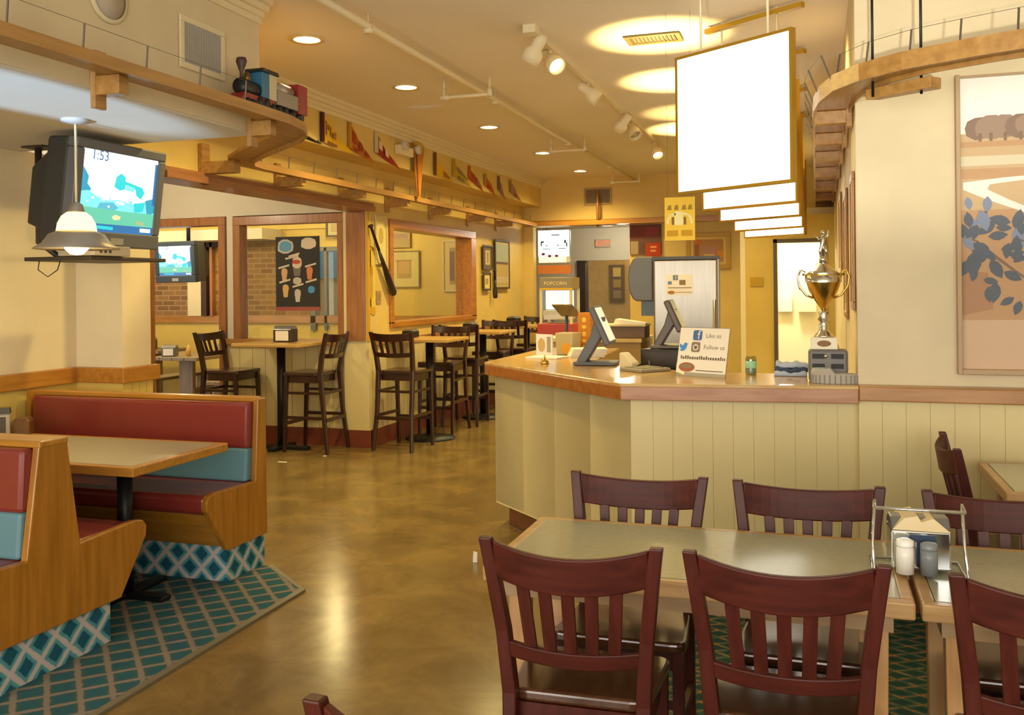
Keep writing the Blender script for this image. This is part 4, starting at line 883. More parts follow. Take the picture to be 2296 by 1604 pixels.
B().prism([(-.05, 0), (.05, 0), (.05, .03), (-.03, .09), (-.05, .09)], 'y', -.035, .035).obj('case', mat('reader_white', '#d8cba4', .4), t, bev=.006)
B().tube([(.06, 0, .01), (.12, .04, .04), (.16, .0, .02), (.12, -.05, .01)], .006).obj('cord', BLACK, t)
t = thing('cash_drawer', 'black cash drawer under the second register on the work counter', 'cash drawer', (-.80, 5.86, .921), rad(-10))
B().box(-.22, -.16, 0, .22, .16, .25).obj('case', mat('drawer_black', '#241d18', .4), t, bev=.005)
B().box(-.2, -.164, .14, .2, -.16, .235).obj('drawer_front', mat('drawer_front', '#31281f', .4), t)
pos('second touch-screen register, dimmer, on top of the black cash drawer', (-.86, 5.86, 1.172), rad(2), .76, mat('pos_brown', '#55483a', .4), SCRD)
# sign with social icons
t = thing('counter_sign', 'white counter-top card with social media icons in a clear stand', 'sign', (-.60, 5.06, 1.071), rad(-27))
R = Matrix.Rotation(rad(-12), 4, 'X')
b = B(); b.T = R; b.box(-.155, -.002, .0, .155, .0, .265); b.obj('card', PAPER, t)
b = B(); b.T = R; b.box(-.16, .0005, 0, .16, .003, .27); b.box(-.16, -.004, 0, .16, -.003, .02); b.obj('stand', CLEAR, t)
K = [pm('#4a6ea0'), pm('#8a7a64'), pm('#a8603c'), pm('#e8e4dc'), pm('#4a90d0'), pm('#6e6250')]
b = B(); b.T = R
def rr(x, z, w, h, m, l=.0025, r=.01):
    pts = []
    for cx, cz, a in ((x+w/2-r, z+h/2-r, 0), (x-w/2+r, z+h/2-r, 90), (x-w/2+r, z-h/2+r, 180), (x+w/2-r, z-h/2+r, 270)):
        for k in range(4): pts.append((cx+r*math.cos(rad(a+k*30)), -l, cz+r*math.sin(rad(a+k*30))))
    b.poly(pts, m)
rr(-.04, .225, .058, .056, 0); b.text('f', .07, (-.032, -.003, .203), X, Z, 3)
rr(-.045, .16, .056, .056, 1); b.disc((-.045, -.003, .158), X, Z, .017, .017, 16, 3); b.disc((-.045, -.0033, .158), X, Z, .011, .011, 16, 5)
b.poly([(-.125+.03*x, -.0025, .16+.03*z) for x, z in ((-.9, .6), (-.3, .25), (0, .3), (.1, .6), (.4, .8), (.75, .6), (1.05, .6), (.8, .3), (.7, -.3), (.2, -.8), (-.4, -.85), (-.9, -.6), (-.4, -.5), (-.8, -.1))], 4)
b.text('Like us', .034, (.012, -.0025, .213), X, Z, 5, align='LEFT'); b.text('Follow us', .034, (.005, -.0025, .15), X, Z, 5, align='LEFT')
random.seed(3); x = -.135
while x < .14:   # hashtag line, too blurred to read: small glyph strokes
    w_ = random.choice((.008, .01, .012)); h_ = random.choice((.014, .014, .02)); b.poly([(x, -.0025, .092), (x+w_, -.0025, .092), (x+w_, -.0025, .092+h_), (x, -.0025, .092+h_)], 5); x += w_+.004
b.disc((-.09, -.0025, .048), X, Z, .052, .026, 20, 2); b.disc((-.09, -.003, .053), X, Z, .038, .012, 16, 1)
b.poly([(-.03, -.0025, .03), (.14, -.0025, .03), (.14, -.0025, .035), (-.03, -.0025, .035)], 5)
b.obj('print', K, t)
# picture card with little stand, papers, box, tablet
t = thing('photo_card', 'small photo card on a brass clip near the left corner of the counter', 'card', (-1.66, 5.72, 1.071), rad(-30))
B().lathe([(0, 0), (.028, .0), (.03, .008), (.018, .03), (.006, .04), (.004, .06)], n=14).obj('clip', GOLD, t)
b = B(); b.box(-.075, -.003, .055, .075, .003, .19); b.disc((-.025, -.0035, .12), X, Z, .035, .045, 16, 1); b.box(.025, -.0036, .075, .06, -.003, .175, 2); b.obj('card', [PAPER, pm('#c8a868'), pm('#a49a80')], t)
for i, (x, y, r_, lab) in enumerate(((-1.55, 6.38, 20, 'stack of cream paper menus on the counter, lower stack by the orange box'), (-1.78, 6.2, -10, 'loose white paper sheet lying at the left edge of the counter'))):
    t = thing('paper_stack', lab, 'papers', (x, y, 1.071), rad(r_)); b = B()
    for k in range(5 if i == 0 else 1): b.box(-.12+.006*k, -.1, k*.012, .12+.006*k, .1, k*.012+.011)
    b.obj('sheets', PAPER, t)
t = thing('clear_bin', 'translucent plastic bin with orange label on the counter', 'bin', (-1.72, 6.55, 1.071), rad(-10))
B().prism([(-.06, 0), (.06, 0), (.07, .16), (-.07, .16)], 'y', -.08, .08).obj('tub', mat('frosted_tub', '#b5a678', .3), t, bev=.006)
B().disc((.02, -.0815, .05), X, Z, .04, .04, 14).obj('round_label', pm('#d89a20'), t)
t = thing('menu_box', 'tall orange take-away carton with yellow symbols beside the clear bin', 'carton', (-1.62, 6.72, 1.071), rad(-12))
B().box(-.05, -.05, 0, .05, .05, .3).obj('carton', mat('orange_card', '#c47a14', .6), t, bev=.003)
b = B()
for i in range(5): b.disc((0, -.0515, .04+i*.052), X, Z, .018, .014 if i % 2 else .02, 10)
b.obj('symbols', pm('#ecc04a'), t)
t = thing('order_tablet', 'tilted dark order tablet on a slim stand behind the orange carton', 'tablet', (-1.85, 7.0, 1.071), rad(-25))
B().tube([(0, 0, 0), (0, 0, .27)], .012).lathe([(0, 0), (.06, 0), (.05, .01), (0, .012)], n=16).obj('stand', GREYD, t)
R = Matrix.Translation((0, 0, .31)) @ Matrix.Rotation(rad(-38), 4, 'X')
b = B(); b.T = R; b.box(-.1, -.075, -.008, .1, .075, .008); b.obj('tablet', mat('tablet_olive', '#6a5c3c', .4), t, bev=.006)
b = B(); b.T = R; b.box(-.085, -.06, .008, .085, .06, .0095); b.obj('screen', emi('tablet_screen', '#b8b4ae', .45), t)
# popcorn machine
t = thing('popcorn_machine', 'glass popcorn machine with red base at the left end of the service area', 'popcorn machine', (-2.46, 9.05, 0))
B().box(-.19, -.17, 0, .19, .17, .9).obj('cart', mat('cart_dark', '#3c2c22', .5), t)
B().box(-.19, -.18, .9, .19, .18, 1.2).obj('base', mat('popcorn_red', '#a83214', .4), t, bev=.006)
b = B()
for sx in (-1, 1):
    for sy in (-1, 1): b.box(sx*.155-.012, sy*.15-.012, 1.2, sx*.155+.012, sy*.15+.012, 1.55)
b.obj('corner_posts', mat('popcorn_cream', '#d8c68c', .4), t)
B().box(-.15, -.155, 1.21, .15, .145, 1.54).obj('glass_case', CLEAR, t)
B().box(-.165, -.165, 1.54, .165, .165, 1.66).obj('top_sign', mat('popcorn_top', '#8a7a54', .4), t, bev=.004)
b = B(); b.box(-.165, -.168, 1.535, .165, -.165, 1.555, 0); b.text('POPCORN', .05, (0, -.168, 1.585), X, Z, 1); b.obj('lettering', [pm('#d8a81c'), pm('#f0dc90')], t)
B().box(-.12, -.1, 1.34, .12, .1, 1.53).obj('lit_back', emi('popcorn_light', '#f2f6f0', 1.3), t)
B().prism([(-.13, 1.24), (.13, 1.24), (.15, 1.33), (-.15, 1.33)], 'y', -.13, .1).obj('popcorn_tray', mat('popcorn_tray', '#d9d0b0', .5), t)
# refrigerator and dispenser
t = thing('refrigerator', 'tall stainless steel refrigerator behind the registers', 'refrigerator', (-1.0, 7.55, 0), rad(6))
B().box(-.26, 0, .0, .27, .6, 1.8).obj('cabinet', mat('fridge_side', '#9a948a', .4, .6), t, bev=.008)
fd = B().box(-.255, -.03, .12, .25, 0, 1.775).obj('door', STEEL, t, bev=.012)
B().box(-.26, -.035, 1.775, .27, .6, 1.8).obj('top_cap', GREYD, t)
B().tube([(.225, -.06, .7), (.225, -.06, 1.45)], .012).box(.215, -.06, .72, .235, -.03, .74).box(.215, -.06, 1.41, .235, -.03, 1.43).obj('handle', STEEL, fd)
b = B(); b.box(-.155, -.033, 1.49, .055, -.031, 1.655, 0); b.disc((-.115, -.0335, 1.51), X, Z, .03, .015, 14, 1); b.box(-.1, -.034, 1.61, -.06, -.033, 1.65, 2); b.box(-.05, -.034, 1.57, .0, -.033, 1.61, 3); b.box(-.14, -.034, 1.575, -.11, -.033, 1.6, 4); b.box(-.14, -.034, 1.545, .045, -.033, 1.551, 3); b.box(-.08, -.034, 1.51, .05, -.033, 1.514, 3); b.text('f', .04, (-.078, -.0345, 1.616), X, Z, 0)
b.obj('notice', [PAPER, pm('#a8742c'), pm('#6a7a9c'), pm('#8a7050'), pm('#5a80b4')], fd)
t = thing('towel_dispenser', 'dark grey rounded dispenser fixed to the left side of the refrigerator', 'dispenser', (-1.262, 7.535, 1.42), rad(6))
pts = [(0, .02), (0, .385), (-.12, .385), (-.16, .37), (-.195, .3), (-.205, .2), (-.195, .1), (-.165, .04), (-.14, .02)]
B().prism(pts, 'y', -.0, .26).obj('cover', GREYM, t, bev=.012)
B().box(-.1, .04, -.1, -.0, .22, .02).obj('outlet', mat('dispenser_outlet', '#44525c', .4), t)
t = thing('back_counter', 'tan back counter beside the refrigerator carrying the receipt printer', 'cabinet', (-1.72, 7.9, 0))
B().box(-.5, -.3, .0, .34, .3, 1.1).obj('carcass', mat('tan_cabinet', '#b2935c', .5), t)
B().box(-.52, -.32, 1.1, .35, .3, 1.13).obj('worktop', mat('tan_top', '#c8ac70', .4), t)
t = thing('receipt_printer', 'brown receipt printer with a sheet of paper on the back counter', 'printer', (-1.52, 7.75, 1.131))
B().box(-.17, -.12, 0, .17, .12, .1).obj('case', mat('printer_brown', '#6a5540', .5), t, bev=.006)
B().box(-.2, -.14, .1, .18, .12, .115).obj('tray', mat('printer_cream', '#cfc08c', .5), t)
B().prism([(-.1, .115), (.17, .115), (.17, .125), (-.08, .16)], 'y', -.1, .08).obj('paper', PAPER, t)
# right end of the ledge: bottle, towel, trophy, radio, stadium model
t = thing('soap_bottle', 'clear bottle with green label standing on the ledge by the doorway', 'bottle', (-.345, 5.25, 1.071))
B().lathe([(0, 0), (.028, 0), (.03, .01), (.03, .085), (.026, .1), (0, .1)], n=16).obj('body', glassy('bottle_plastic', '#d8dcc0', .15), t)
B().lathe([(.0295, .035), (.0305, .036), (.0305, .075), (.0295, .076)], n=16, cap=False).obj('label', mat('green_label', '#9ccfa8', .5), t)
B().lathe([(.0285, .005), (.029, .006), (.029, .03), (.0285, .031)], n=16, cap=False).obj('lower_label', mat('blue_label', '#9cb4c8', .5), t)
t = thing('folded_towel', 'crumpled blue and white towel on the ledge left of the trophy', 'towel', (-.135, 5.25, 1.071))
b = B(); n = 14
for k, (zz, hh, m) in enumerate(((0, .022, 1), (.022, .022, 0), (.044, .026, 1))):
    secs = []
    for i in range(n+1):
        u = i/n; x = -.085+.17*u+.004*k; w = .07-.01*k; dz = .006*math.sin(u*9+k)+.004*math.sin(u*23)
        secs.append([(x, -w, zz+.001), (x, w, zz+.001), (x, w*.95, zz+hh+max(dz, -.01)), (x, 0, zz+hh+dz+.008*math.sin(u*6)), (x, -w*.95, zz+hh+max(dz, -.01))])
    b.loft(secs, m, True)
b.obj('cloth', [mat('navy_cloth', '#3c4a60', .9), mat('white_blue_cloth', '#b4c0d0', .9)], t)
t = thing('scoreboard_radio', 'grey box with four dark windows under the golden trophy', 'radio', (.053, 5.0, 1.071))
B().box(-.095, -.06, 0, .095, .06, .16).obj('case', mat('radio_grey', '#6d6a66', .45), t, bev=.012)
b = B()
for x, z in ((-.075, .115), (.015, .115), (.015, .065), (-.075, .065)): b.box(x, -.0625, z, x+.06, -.0595, z+.025)
b.obj('windows', mat('radio_window', '#1c1e1c', .6), t)
B().lathe([(0, 0), (.01, 0), (.01, .004), (0, .004)], n=12).obj('knob', SILVER, t, loc=(-.01, -.06, .128)).rotation_euler[0] = PI/2
t = thing('trophy', 'tall golden cup trophy with figure on top, standing on the grey box', 'trophy', (.035, 5.0, 1.232))
b = B(); b.box(-.065, -.05, 0, .065, .05, .06); b.obj('plinth', mat('plinth_white', '#e8e0c4', .4), t, bev=.003)
B().disc((0, -.051, .03), X, Z, .034, .016, 18).obj('emblem', pm('#8a6a48'), t)
B().lathe([(.05, .06), (.045, .07), (.03, .085), (.022, .1), (.026, .12), (.016, .135), (.03, .15), (.02, .17), (.026, .185), (.012, .2)], n=24).obj('stem', SILVER, t)
bo = B().lathe([(.012, .2), (.02, .215), (.045, .25), (.072, .3), (.085, .345), (.09, .375), (.093, .38), (.08, .38), (.07, .33), (.0, .25)], n=32).obj('bowl', GOLD, t)
B().lathe([(.088, .34), (.0905, .375), (.088, .376)], n=32, cap=False).obj('rim_band', SILVER, bo)
for s in (-1, 1):
    B().tube([(s*.05, 0, .26), (s*.085, 0, .275), (s*.118, 0, .32), (s*.125, 0, .37), (s*.11, 0, .405), (s*.09, 0, .395), (s*.1, 0, .375)], .006, 8).obj('handle', GOLD if s > 0 else SILVER, bo)
li = B().lathe([(.09, .38), (.06, .4), (.03, .425), (.018, .435), (.018, .44), (0, .44)], n=24).obj('lid', SILVER, t)
b = B(); b.lathe([(.02, .44), (.018, .47), (.01, .475)], n=12)
b.tube([(-.01, 0, .47), (-.014, 0, .5), (-.004, 0, .53), (0, 0, .56), (.002, 0, .585)], [.006, .008, .011, .013, .006], 8)
b.tube([(.012, 0, .47), (.016, 0, .5), (.004, 0, .53)], [.006, .008, .01], 8); b.lathe([(0, 0), (.012, .006), (.013, .014), (0, .026)], (.002, 0, .583), 12)
b.tube([(0, 0, .57), (-.022, -.005, .56), (-.035, -.01, .58)], [.006, .005, .004], 6); b.tube([(0, 0, .57), (.024, -.005, .575), (.03, -.005, .605)], [.006, .005, .004], 6)
b.obj('figure', SILVER, li)
t = thing('stadium_model', 'small ridged grey-white stadium model in front of the grey box', 'model', (.085, 4.875, 1.071))
b = B(); n = 28
ring = lambda r, z: [(r*1.0*math.cos(2*PI*i/n)*.115, r*math.sin(2*PI*i/n)*.05, z*(1.25 if math.cos(2*PI*i/n) < -.1 else .8)) for i in range(n)]
b.loft([ring(1, 0), ring(1, .045), ring(.93, .06), ring(.8, .058), ring(.62, .025), ring(.1, .022)], 0, False); b.obj('bowl', mat('stadium_stone', '#a9a294', .6), t)
b = B()
for i in range(n): 
    a = 2*PI*i/n
    if math.sin(a) < .3: b.cbox((math.cos(a)*.1155, math.sin(a)*.0505, .022), (.006, .004, .04))
b.obj('arches', mat('stadium_dark', '#77746c', .6), t)
B().prism([(-.09, .055), (-.035, .055), (-.045, .078), (-.08, .078)], 'y', -.03, .0).obj('blue_roof', mat('stadium_blue', '#6a90a8', .5), t, bev=.004)

# ------------------------------------------------------------------ menu light boxes, yellow sign
ang = rad(90+55.8); dU = Vector((math.cos(ang), math.sin(ang), 0)); nF = Vector((-dU.y, dU.x, 0))
if nF.y > 0: nF = -nF
def rightv(): return -dU
mlab = ['largest, nearest the camera', 'second from the front', 'third from the front', 'fourth from the front', 'farthest from the camera']
for i, (y, lab) in enumerate(zip((4.4, 5.52, 6.62, 7.9, 9.1), mlab)):
    U_ = -dU; N_ = nF; c = Vector((-.094, y, 2.38))+dU*.35
    t = thing('menu_light_box', 'glowing white menu light box hung over the counter, '+lab, 'light box', c, 0, 'menu light boxes over the counter')
    T = Matrix((U_, Z, N_)).transposed().to_4x4(); hw_, hh_ = .352, .352
    MF = mat('menu_frame', '#a88020', .4, .4)
    b = B(); b.T = T; b.box(-hw_, -hh_, -.026, hw_, -hh_+.014, .006).box(-hw_, hh_-.014, -.026, hw_, hh_, .006).box(-hw_, -hh_+.014, -.026, -hw_+.014, hh_-.014, .006).box(hw_-.014, -hh_+.014, -.026, hw_, hh_-.014, .006); b.obj('frame', MF, t)
    b = B(); b.T = T; b.box(-hw_+.014, -hh_+.014, -.002, hw_-.014, hh_-.014, .003); b.obj('lit_panel', MENUON, t)
    b = B(); b.T = T; b.box(-hw_+.014, -hh_+.014, -.025, hw_-.014, hh_-.014, -.018); b.obj('back_panel', mat('menu_back', '#d8c890', .5), t)
    for s in (-.55, .6):
        b = B(); b.T = T; b.tube([(s*hw_, hh_, -.012), (s*hw_, .8, -.012)], .006); b.obj('hanger_rod', TRIMW, t)
    b = B(); b.T = T; b.box(-hw_*.9, .755, -.03, hw_*1.1, .785, .006); b.obj('ceiling_rail', mat('rail_gold', '#b08a24', .4, .3), t)
for px_, py_, pw in ((-.95, 6.02, 1), (-1.02, 7.36, 1), (-1.1, 8.75, .35), (-1.2, 9.65, 1)):
    light('SPOT', 'assumed_uplight', (px_, py_, 2.86), 24*pw, (1, .72, .28), .03, (PI, 0, 0), rad(114), .2)  # assumed uplights without fixtures, added to make the ceiling light pools
t = thing('hanging_sign', 'yellow hanging sign with white emblem below the menu boxes', 'sign', (-.76, 5.5, 1.955))
B().box(-.088, 0, -.125, .088, .01, .13).obj('panel', mat('sign_yellow', '#f5cc10', .5), t)
b = B(); K = [pm('#a88a20'), pm('#fbf3b0'), pm('#8a6a28'), pm('#d0a010')]
b.box(-.03, -.002, -.035, .02, 0, .045, 1)
for s in (-1, 1):
    for k in range(6):
        a = PI*(k/5)*.5; b.cbox((s*(.03+.04*math.sin(a)), -.001, -.02+.05*math.cos(a)), (.013, .002, .013), 1)
    b.cbox((s*.035-.004, -.0015, -.01), (.014, .002, .045), 2)
for x in (-.06, -.02, .025, .06): b.poly([(x-.014, -.001, .055), (x+.014, -.001, .055), (x+.01, -.001, .085), (x-.006, -.001, .082)], 0)
b.box(-.075, -.001, -.1, -.01, 0, -.065, 3); b.box(.008, -.001, -.1, .075, 0, -.065, 3)
b.obj('print', K, t)
for s in (-.07, .07): B().tube([(s, .005, .13), (s, .005, 1.225)], .001, 5).obj('hanger_wire', WIRE, t)

# ------------------------------------------------------------------ far end details
picture('framed colourful picture on the far end wall behind the refrigerator', (-1.45, 13.385, 2.06), X, Z, .62, .52, FY, pm('#cbb068'), [(0, 0, 1, 1, pm('#a87c4c')), (.05, 0, .2, .8, pm('#8a5a44')), (.3, .1, .75, .7, pm('#a87c74')), (.35, 0, .7, .35, pm('#c8a868')), (.1, .8, .3, 1, pm('#c06a24')), (.8, .2, 1, .5, pm('#c8842c'))], fw=.06, matw=.04)
picture('dark red photo collage on the end wall right of the opening', (-2.34, 13.385, 2.24), X, Z, .46, .44, None, pm('#6a4438'), [(.0, .55, .5, 1, pm('#7a3c34')), (.5, .6, .9, .95, pm('#8a3a48')), (0, 0, .25, .45, pm('#a08c70')), (.3, .05, .45, .4, pm('#5c4634'))], matw=.01, name='wall_poster', cat='poster')
picture('small red sign below the photo collage', (-2.23, 13.37, 2.09), X, Z, .22, .2, None, pm('#a8340c'), [(.3, .65, .75, .8, pm('#d89058')), (.3, .35, .7, .5, pm('#d89058'))], matw=.01, name='red_sign', cat='sign')
t = thing('beer_sign', 'bright white backlit beer sign in the far opening', 'lit sign', (-3.79, 13.6, 2.19))
B().box(-.25, 0, -.26, .26, .08, .25).obj('light_box', mat('sign_case', '#d8d4c8', .4), t, bev=.02)
K = [emi('beer_white', '#f4fdff', 2.2), emi('beer_yellow', '#fff2b0', 1.6), pm('#6a86a8'), pm('#8a2c10'), pm('#5a6670')]
b = B(); b.box(-.24, -.004, -.16, .25, 0, .24, 0); b.box(-.23, -.004, -.25, .2, 0, -.16, 1)
for x, z, w_, h_ in ((-.19, .05, .04, .03), (-.2, .0, .02, .07), (-.17, -.045, .13, .01), (.08, -.045, .12, .01), (.17, .04, .03, .05), (.2, -.01, .02, .06), (.06, .0, .02, .02), (-.12, 0, .03, .015)): b.box(x, -.006, z, x+w_, -.004, z+h_, 2)
b.box(-.03, -.006, .16, .1, -.004, .175, 4)
for x, z in ((-.16, -.12), (-.06, -.15), (.05, -.15)): b.disc((x, -.006, z), X, Z, .03, .02, 10, 3)
b.obj('face', K, t)
B().box(-.25, .0, -.42, .27, .05, -.29).obj('glow_skirt', mat('glow_orange', '#c87838', .6), t)  # panel coloured as the red glow below the sign
B().tube([(-.12, .04, .25), (-.12, .04, .28)], .01).obj('hanger', GREYD, t)
t = thing('recessed_downlight', 'small glowing downlight in the ceiling of the far back room', 'downlight', (-3.35, 15.42, 2.598))
B().lathe([(.085, 0), (.115, 0), (.112, -.008), (.085, -.006)], n=28, cap=False).obj('trim_ring', mat('warm_ring', '#e0c98a'), t)
B().lathe([(0, -.003), (.085, -.003), (.085, -.001), (0, -.001)], n=24).obj('lamp', LAMPON, t)
t = thing('exit_sign', 'red lit exit sign on the white wall of the back room', 'exit sign', (-3.55, 15.99, 2.33))
B().box(-.13, -.03, -.07, .13, 0, .07).obj('case', mat('exit_case', '#b8a890', .5), t)
b = B(); b.text('EXIT', .13, (0, -.032, -.045), X, Z, 0); b.obj('lettering', emi('exit_red', '#ff6a3c', 1.5), t)
picture('narrow column of small photos in the passage beyond the far opening', (-3.72, 17.98, 1.62), X, Z, .3, .75, None, pm('#5c4a34'), [(.2, .7, .8, .95, pm('#b09a54')), (.2, .4, .8, .62, pm('#8a7440')), (.2, .1, .8, .32, pm('#7c6c48'))], matw=.02, name='photo_column', cat='poster')
t = thing('drink_dispenser', 'blue and grey drink dispenser behind the popcorn machine', 'drink dispenser', (-3.9, 14.3, 0))
B().box(-.2, -.2, 0, .25, .2, 1.2).obj('stand', mat('stand_grey', '#8a7f66', .5), t)
B().box(-.18, -.18, 1.2, .2, .18, 1.42).obj('case', mat('disp_grey', '#a7a49c', .4), t, bev=.01)
B().box(-.19, -.19, 1.42, .21, .19, 1.52).obj('top', mat('disp_blue', '#4a8ab0', .4), t, bev=.01)
t = thing('wall_cabinet', 'white wall cabinet inside the bright service doorway', 'cabinet', (-.12, 12.3, 1.55))
B().box(-.1, -.1, -.33, .12, .1, .3).obj('carcass', mat('cab_white', '#eae2c0', .5), t, bev=.004)
B().tube([(-.08, -.11, -.05), (-.08, -.11, .02)], .006).obj('handle', GREYD, t)
t = thing('paper_holder', 'white paper holder on the wall inside the bright service doorway', 'dispenser', (-.37, 12.34, 1.32))
B().box(-.1, -.06, -.1, .08, .06, .12).obj('case', WHITE, t, bev=.006)
t = thing('door_sign', 'small yellow sign plate on the wall left of the service doorway', 'sign', (-.62, 10.495, 1.6))
B().box(-.07, -.006, -.05, .07, 0, .05).obj('plate', pm('#b8962c'), t)
# pictures on the long service wall (seen edge-on)
for y, z, w_, h_, lab in ((5.13, 1.78, .34, .7, 'brown framed picture edge-on nearest the end of the service wall'), (6.3, 1.75, .6, .8, 'framed picture edge-on, second along the service wall'), (7.6, 1.95, .6, .6, 'framed picture edge-on, third along the service wall')):
    picture(lab, (.188, y, z), -Y, Z, w_, h_, wood('brown_frame', '#a06c1c', '#85560f', 'z'), pm('#d0bc84'), [(0, 0, 1, 1, pm('#a8905c'))], fw=.04, depth=.014)

# ------------------------------------------------------------------ mural on the right wall
t = thing('mural_painting', 'large framed farm landscape painting with blue-grey leaves on the right wall', 'painting', (.62, 4.85, 1.12))
ox, oz = .62, 1.12
px = lambda u: .65+(u-2145)*.00216-ox
pz = lambda v: 2.53-(v-175)*.00212-oz
b = B(); b.box(0.012, -.05, 0.01, .032, 0, 1.42).box(.032, -.05, 0.01, 2.2, 0, .035).box(.032, -.02, 1.408, 2.2, 0, 1.42); b.obj('frame', mat('mural_frame', '#b39a78', .6), t, bev=.004)
MU = [pm('#f2f1ec'), pm('#a08878'), pm('#c9ae86'), pm('#ece8e0'), pm('#c09a74'), pm('#5f6874'), pm('#8490aa'), pm('#b07a48'), pm('#d2b396'), pm('#87715c'), pm('#b8660e'), pm('#8c7668'), pm('#d6cdb0'), pm('#b08868')]
b = B(); Fm = lambda pts, m, l: b.poly([(px(u), -.010-l, pz(v)) for u, v in pts], m)
b.box(.03, -.010, .035, 2.2, 0, 1.41, 0)
Fm([(2148, 300), (2900, 300), (2900, 470), (2148, 480)], 2, .0004)
random.seed(5)
for k in range(26):
    u = 2186+k*26+random.uniform(-5, 5)
    Fm([(u+30*math.cos(a*PI/5)*(1+.2*random.random()), 288+24*math.sin(a*PI/5)*(1+.2*random.random())) for a in range(10)], 1 if k % 3 else 11, .0006+.00005*k)
    Fm([(u-4, 300), (u+3, 300), (u+2, 328), (u-3, 328)], 9, .0022)
Fm([(2148, 318), (2900, 322), (2900, 332), (2148, 330)], 4, .0024)
Fm([(2148, 350), (2900, 355), (2900, 368), (2148, 372)], 12, .0008); Fm([(2148, 378), (2900, 384), (2900, 420), (2148, 400)], 4, .0009)
Fm([(2148, 470), (2900, 470), (2900, 824), (2148, 824)], 4, .001)
Fm([(2148, 600), (2200, 610), (2210, 690), (2148, 705)], 13, .0012)
Fm([(2148, 715), (2900, 712), (2900, 824), (2148, 824)], 8, .0012)
Fm([(2152, 408), (2230, 400), (2300, 396), (2900, 380), (2900, 400), (2300, 404), (2205, 414), (2200, 425), (2240, 448), (2300, 478), (2500, 560), (2500, 590), (2300, 490), (2200, 448), (2152, 424)], 3, .0018)
def leaf(u, v, L, a, m):
    ca, sa = math.cos(a), math.sin(a); w = L*.26
    pts = [(0, 0), (.25, .8), (.5, 1), (.75, .7), (1, 0), (.75, -.7), (.5, -1), (.25, -.8)]
    Fm([(u+x*L*ca-y*w*sa, v+x*L*sa+y*w*ca) for x, y in pts], m, .003+random.random()*.002)
for u, v, L, a, m in ((2160, 440, 30, 1.4, 6), (2200, 440, 36, 1.6, 6), (2185, 470, 50, 1.3, 6), (2215, 495, 45, 2.4, 5), (2150, 500, 38, 1.4, 5), (2175, 560, 60, 1.7, 5), (2160, 580, 40, 1.9, 5), (2175, 600, 30, 1.8, 5), (2205, 580, 48, 1.1, 5), (2245, 500, 45, 3.4, 5), (2250, 525, 40, .1, 5), (2200, 530, 40, -.1, 5), (2265, 510, 30, 1.2, 5), (2285, 500, 40, .2, 5), (2290, 535, 50, -.2, 5), (2240, 570, 45, .15, 5), (2270, 565, 50, .1, 5), (2225, 560, 35, -.3, 5), (2230, 608, 40, .5, 5), (2215, 630, 48, 1.7, 5), (2190, 625, 30, .2, 5), (2200, 640, 36, 1.5, 5), (2275, 630, 30, 1.2, 5), (2285, 655, 28, .3, 5), (2250, 665, 32, 2.6, 5), (2262, 672, 34, 1.9, 5), (2290, 610, 34, .4, 5)): leaf(u, v, L, a, m)
for k in range(26): leaf(random.uniform(2152, 2300), 470+random.uniform(0, 110), random.uniform(26, 44), random.uniform(0, 6), 5 if k % 3 else 6)
for k in range(24): leaf(2310+random.uniform(0, 350), random.uniform(480, 680), random.uniform(30, 50), random.uniform(0, 6), 5 if k % 4 else 6)
Fm([(2155, 528), (2180, 538), (2180, 542), (2155, 532)], 9, .0028); Fm([(2180, 538), (2220, 575), (2260, 610), (2300, 640), (2300, 645), (2258, 615), (2216, 580), (2178, 543)], 9, .0028)
b.disc((px(2298), -.0165, pz(684)), X, Z, .03, .032, 18, 10)
Fm([(2276, 690), (2284, 690), (2292, 712), (2320, 720), (2320, 726), (2286, 718)], 5, .0066)
Fm([(2268, 722), (2274, 722), (2284, 760), (2300, 790), (2296, 792), (2278, 762)], 12, .0016)
b.obj('canvas', MU, t)
# light-coloured floor scraps and a small outlet on the counter side
for x, y, w_, lab in ((-4.62, 7.35, .09, 'small white paper scrap on the floor near the high table, longer one'), (-4.78, 7.1, .06, 'small pale paper scrap on the floor behind the booth bench'), (-4.4, 7.72, .03, 'tiny pale crumb on the floor in front of the pillar stools')):
    o = B().prism([(-w_/2, -.012), (w_/2, -.016), (w_/2*.9, .014), (-w_/2, .01)], 'z', 0, .002).obj('floor_scrap', PAPER, None, loc=(x, y, .0005)); tag(o, lab, 'scrap')
o = B().prism([(-.014, 0), (.012, 0), (.014, .055), (-.01, .06)], 'y', -.004, .004).obj('folded_paper', PAPER, None, loc=(-1.86, 4.95, .0)); tag(o, 'tiny folded white paper standing on the concrete floor by the counter', 'scrap')

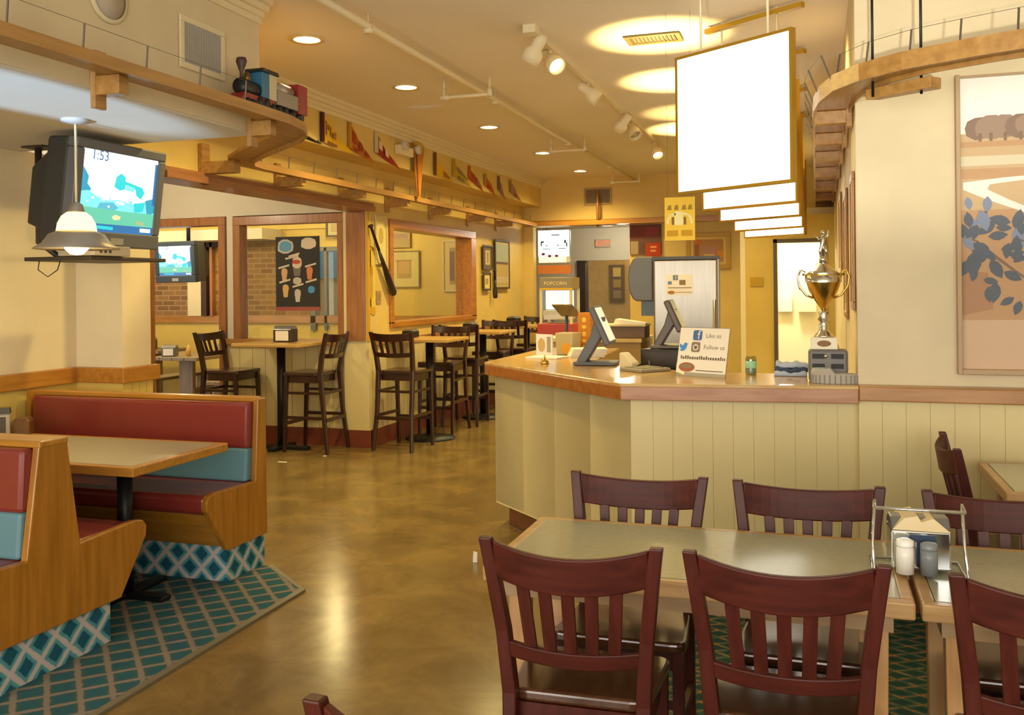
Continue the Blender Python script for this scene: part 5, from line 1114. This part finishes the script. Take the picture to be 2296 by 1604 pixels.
# ------------------------------------------------------------------ light
wd = bpy.data.worlds.new('world'); sc.world = wd; wd.use_nodes = True
wd.node_tree.nodes['Background'].inputs[0].default_value = (1, .95, .88, 1); wd.node_tree.nodes['Background'].inputs[1].default_value = 2.1
DAY = (1, .93, .82)
light('AREA', 'storefront_daylight', (-.8, -2.45, 1.65), 150, DAY, 7.4, (PI/2, 0, 0), sy=2.1)
def aim(a, b): return Vector((0, 0, -1)).rotation_difference((Vector(b)-Vector(a)).normalized()).to_euler()
# unseen spots added outside to brighten right wall and booth ceiling, assumed sun reflections
light('SPOT', 'added_patch_spot', (.1, -6.0, -.07), 1150, (1, .95, .8), .08, aim((.1, -6.0, -.07), (.9, 4.85, 2.7)), rad(17), .2)
light('SPOT', 'added_patch_spot', (-3.3, -6.0, -.1), 6500, (.4, .64, 1), .06, aim((-3.3, -6.0, -.1), (-3.3, 3.05, 2.43)), rad(4.1), .2)
light('POINT', 'pendant_bulb', (-3.53, 3.75, 1.735), 8, (1, .75, .35), .04)
light('POINT', 'alcove_fill', (-6.2, 6.8, 2.6), 25, (1, .85, .6), .15)  # unseen fill light added to brighten the alcove, no fixture
for x, y in ((-9.2, 9.6), (-7.4, 9.6)): light('POINT', 'side_room_light', (x, y, 2.62), 40, (1, .8, .42), .1)  # two unseen fill lights added to brighten the side room
light('POINT', 'side_room_light', (-5.75, 10.4, 2.68), 28, (1, .76, .36), .06)  # light of the assumed side room downlight
light('POINT', 'back_room_lamp', (-3.0, 15.0, 2.45), 13, (1, .9, .7), .1)
light('POINT', 'passage_lamp', (-3.0, 17.2, 2.4), 14, (1, .8, .45), .1)
light('POINT', 'service_room_lamp', (-.35, 11.6, 2.2), 34, (1, .9, .6), .1)
for y in (7.2, 9.2, 11.5): light('SPOT', 'service_downlight', (-1.1, y, 3.1), 60, LC, .08, (0, 0, 0), rad(140), .8)
for y in (6.0, 8.0): light('SPOT', 'wall_washer', (-.25, y, 3.1), 25, LC, .06, (0, rad(-30), 0), rad(110), .7)
sc.view_settings.view_transform = 'Standard'; sc.view_settings.look = 'None'; sc.view_settings.exposure = 0.0; sc.view_settings.gamma = 1; sc.view_settings.use_curve_mapping = False
sc.cycles.use_denoising = True
sc.cycles.max_bounces = 8; sc.cycles.transparent_max_bounces = 12
sc.cycles.sample_clamp_indirect = 6
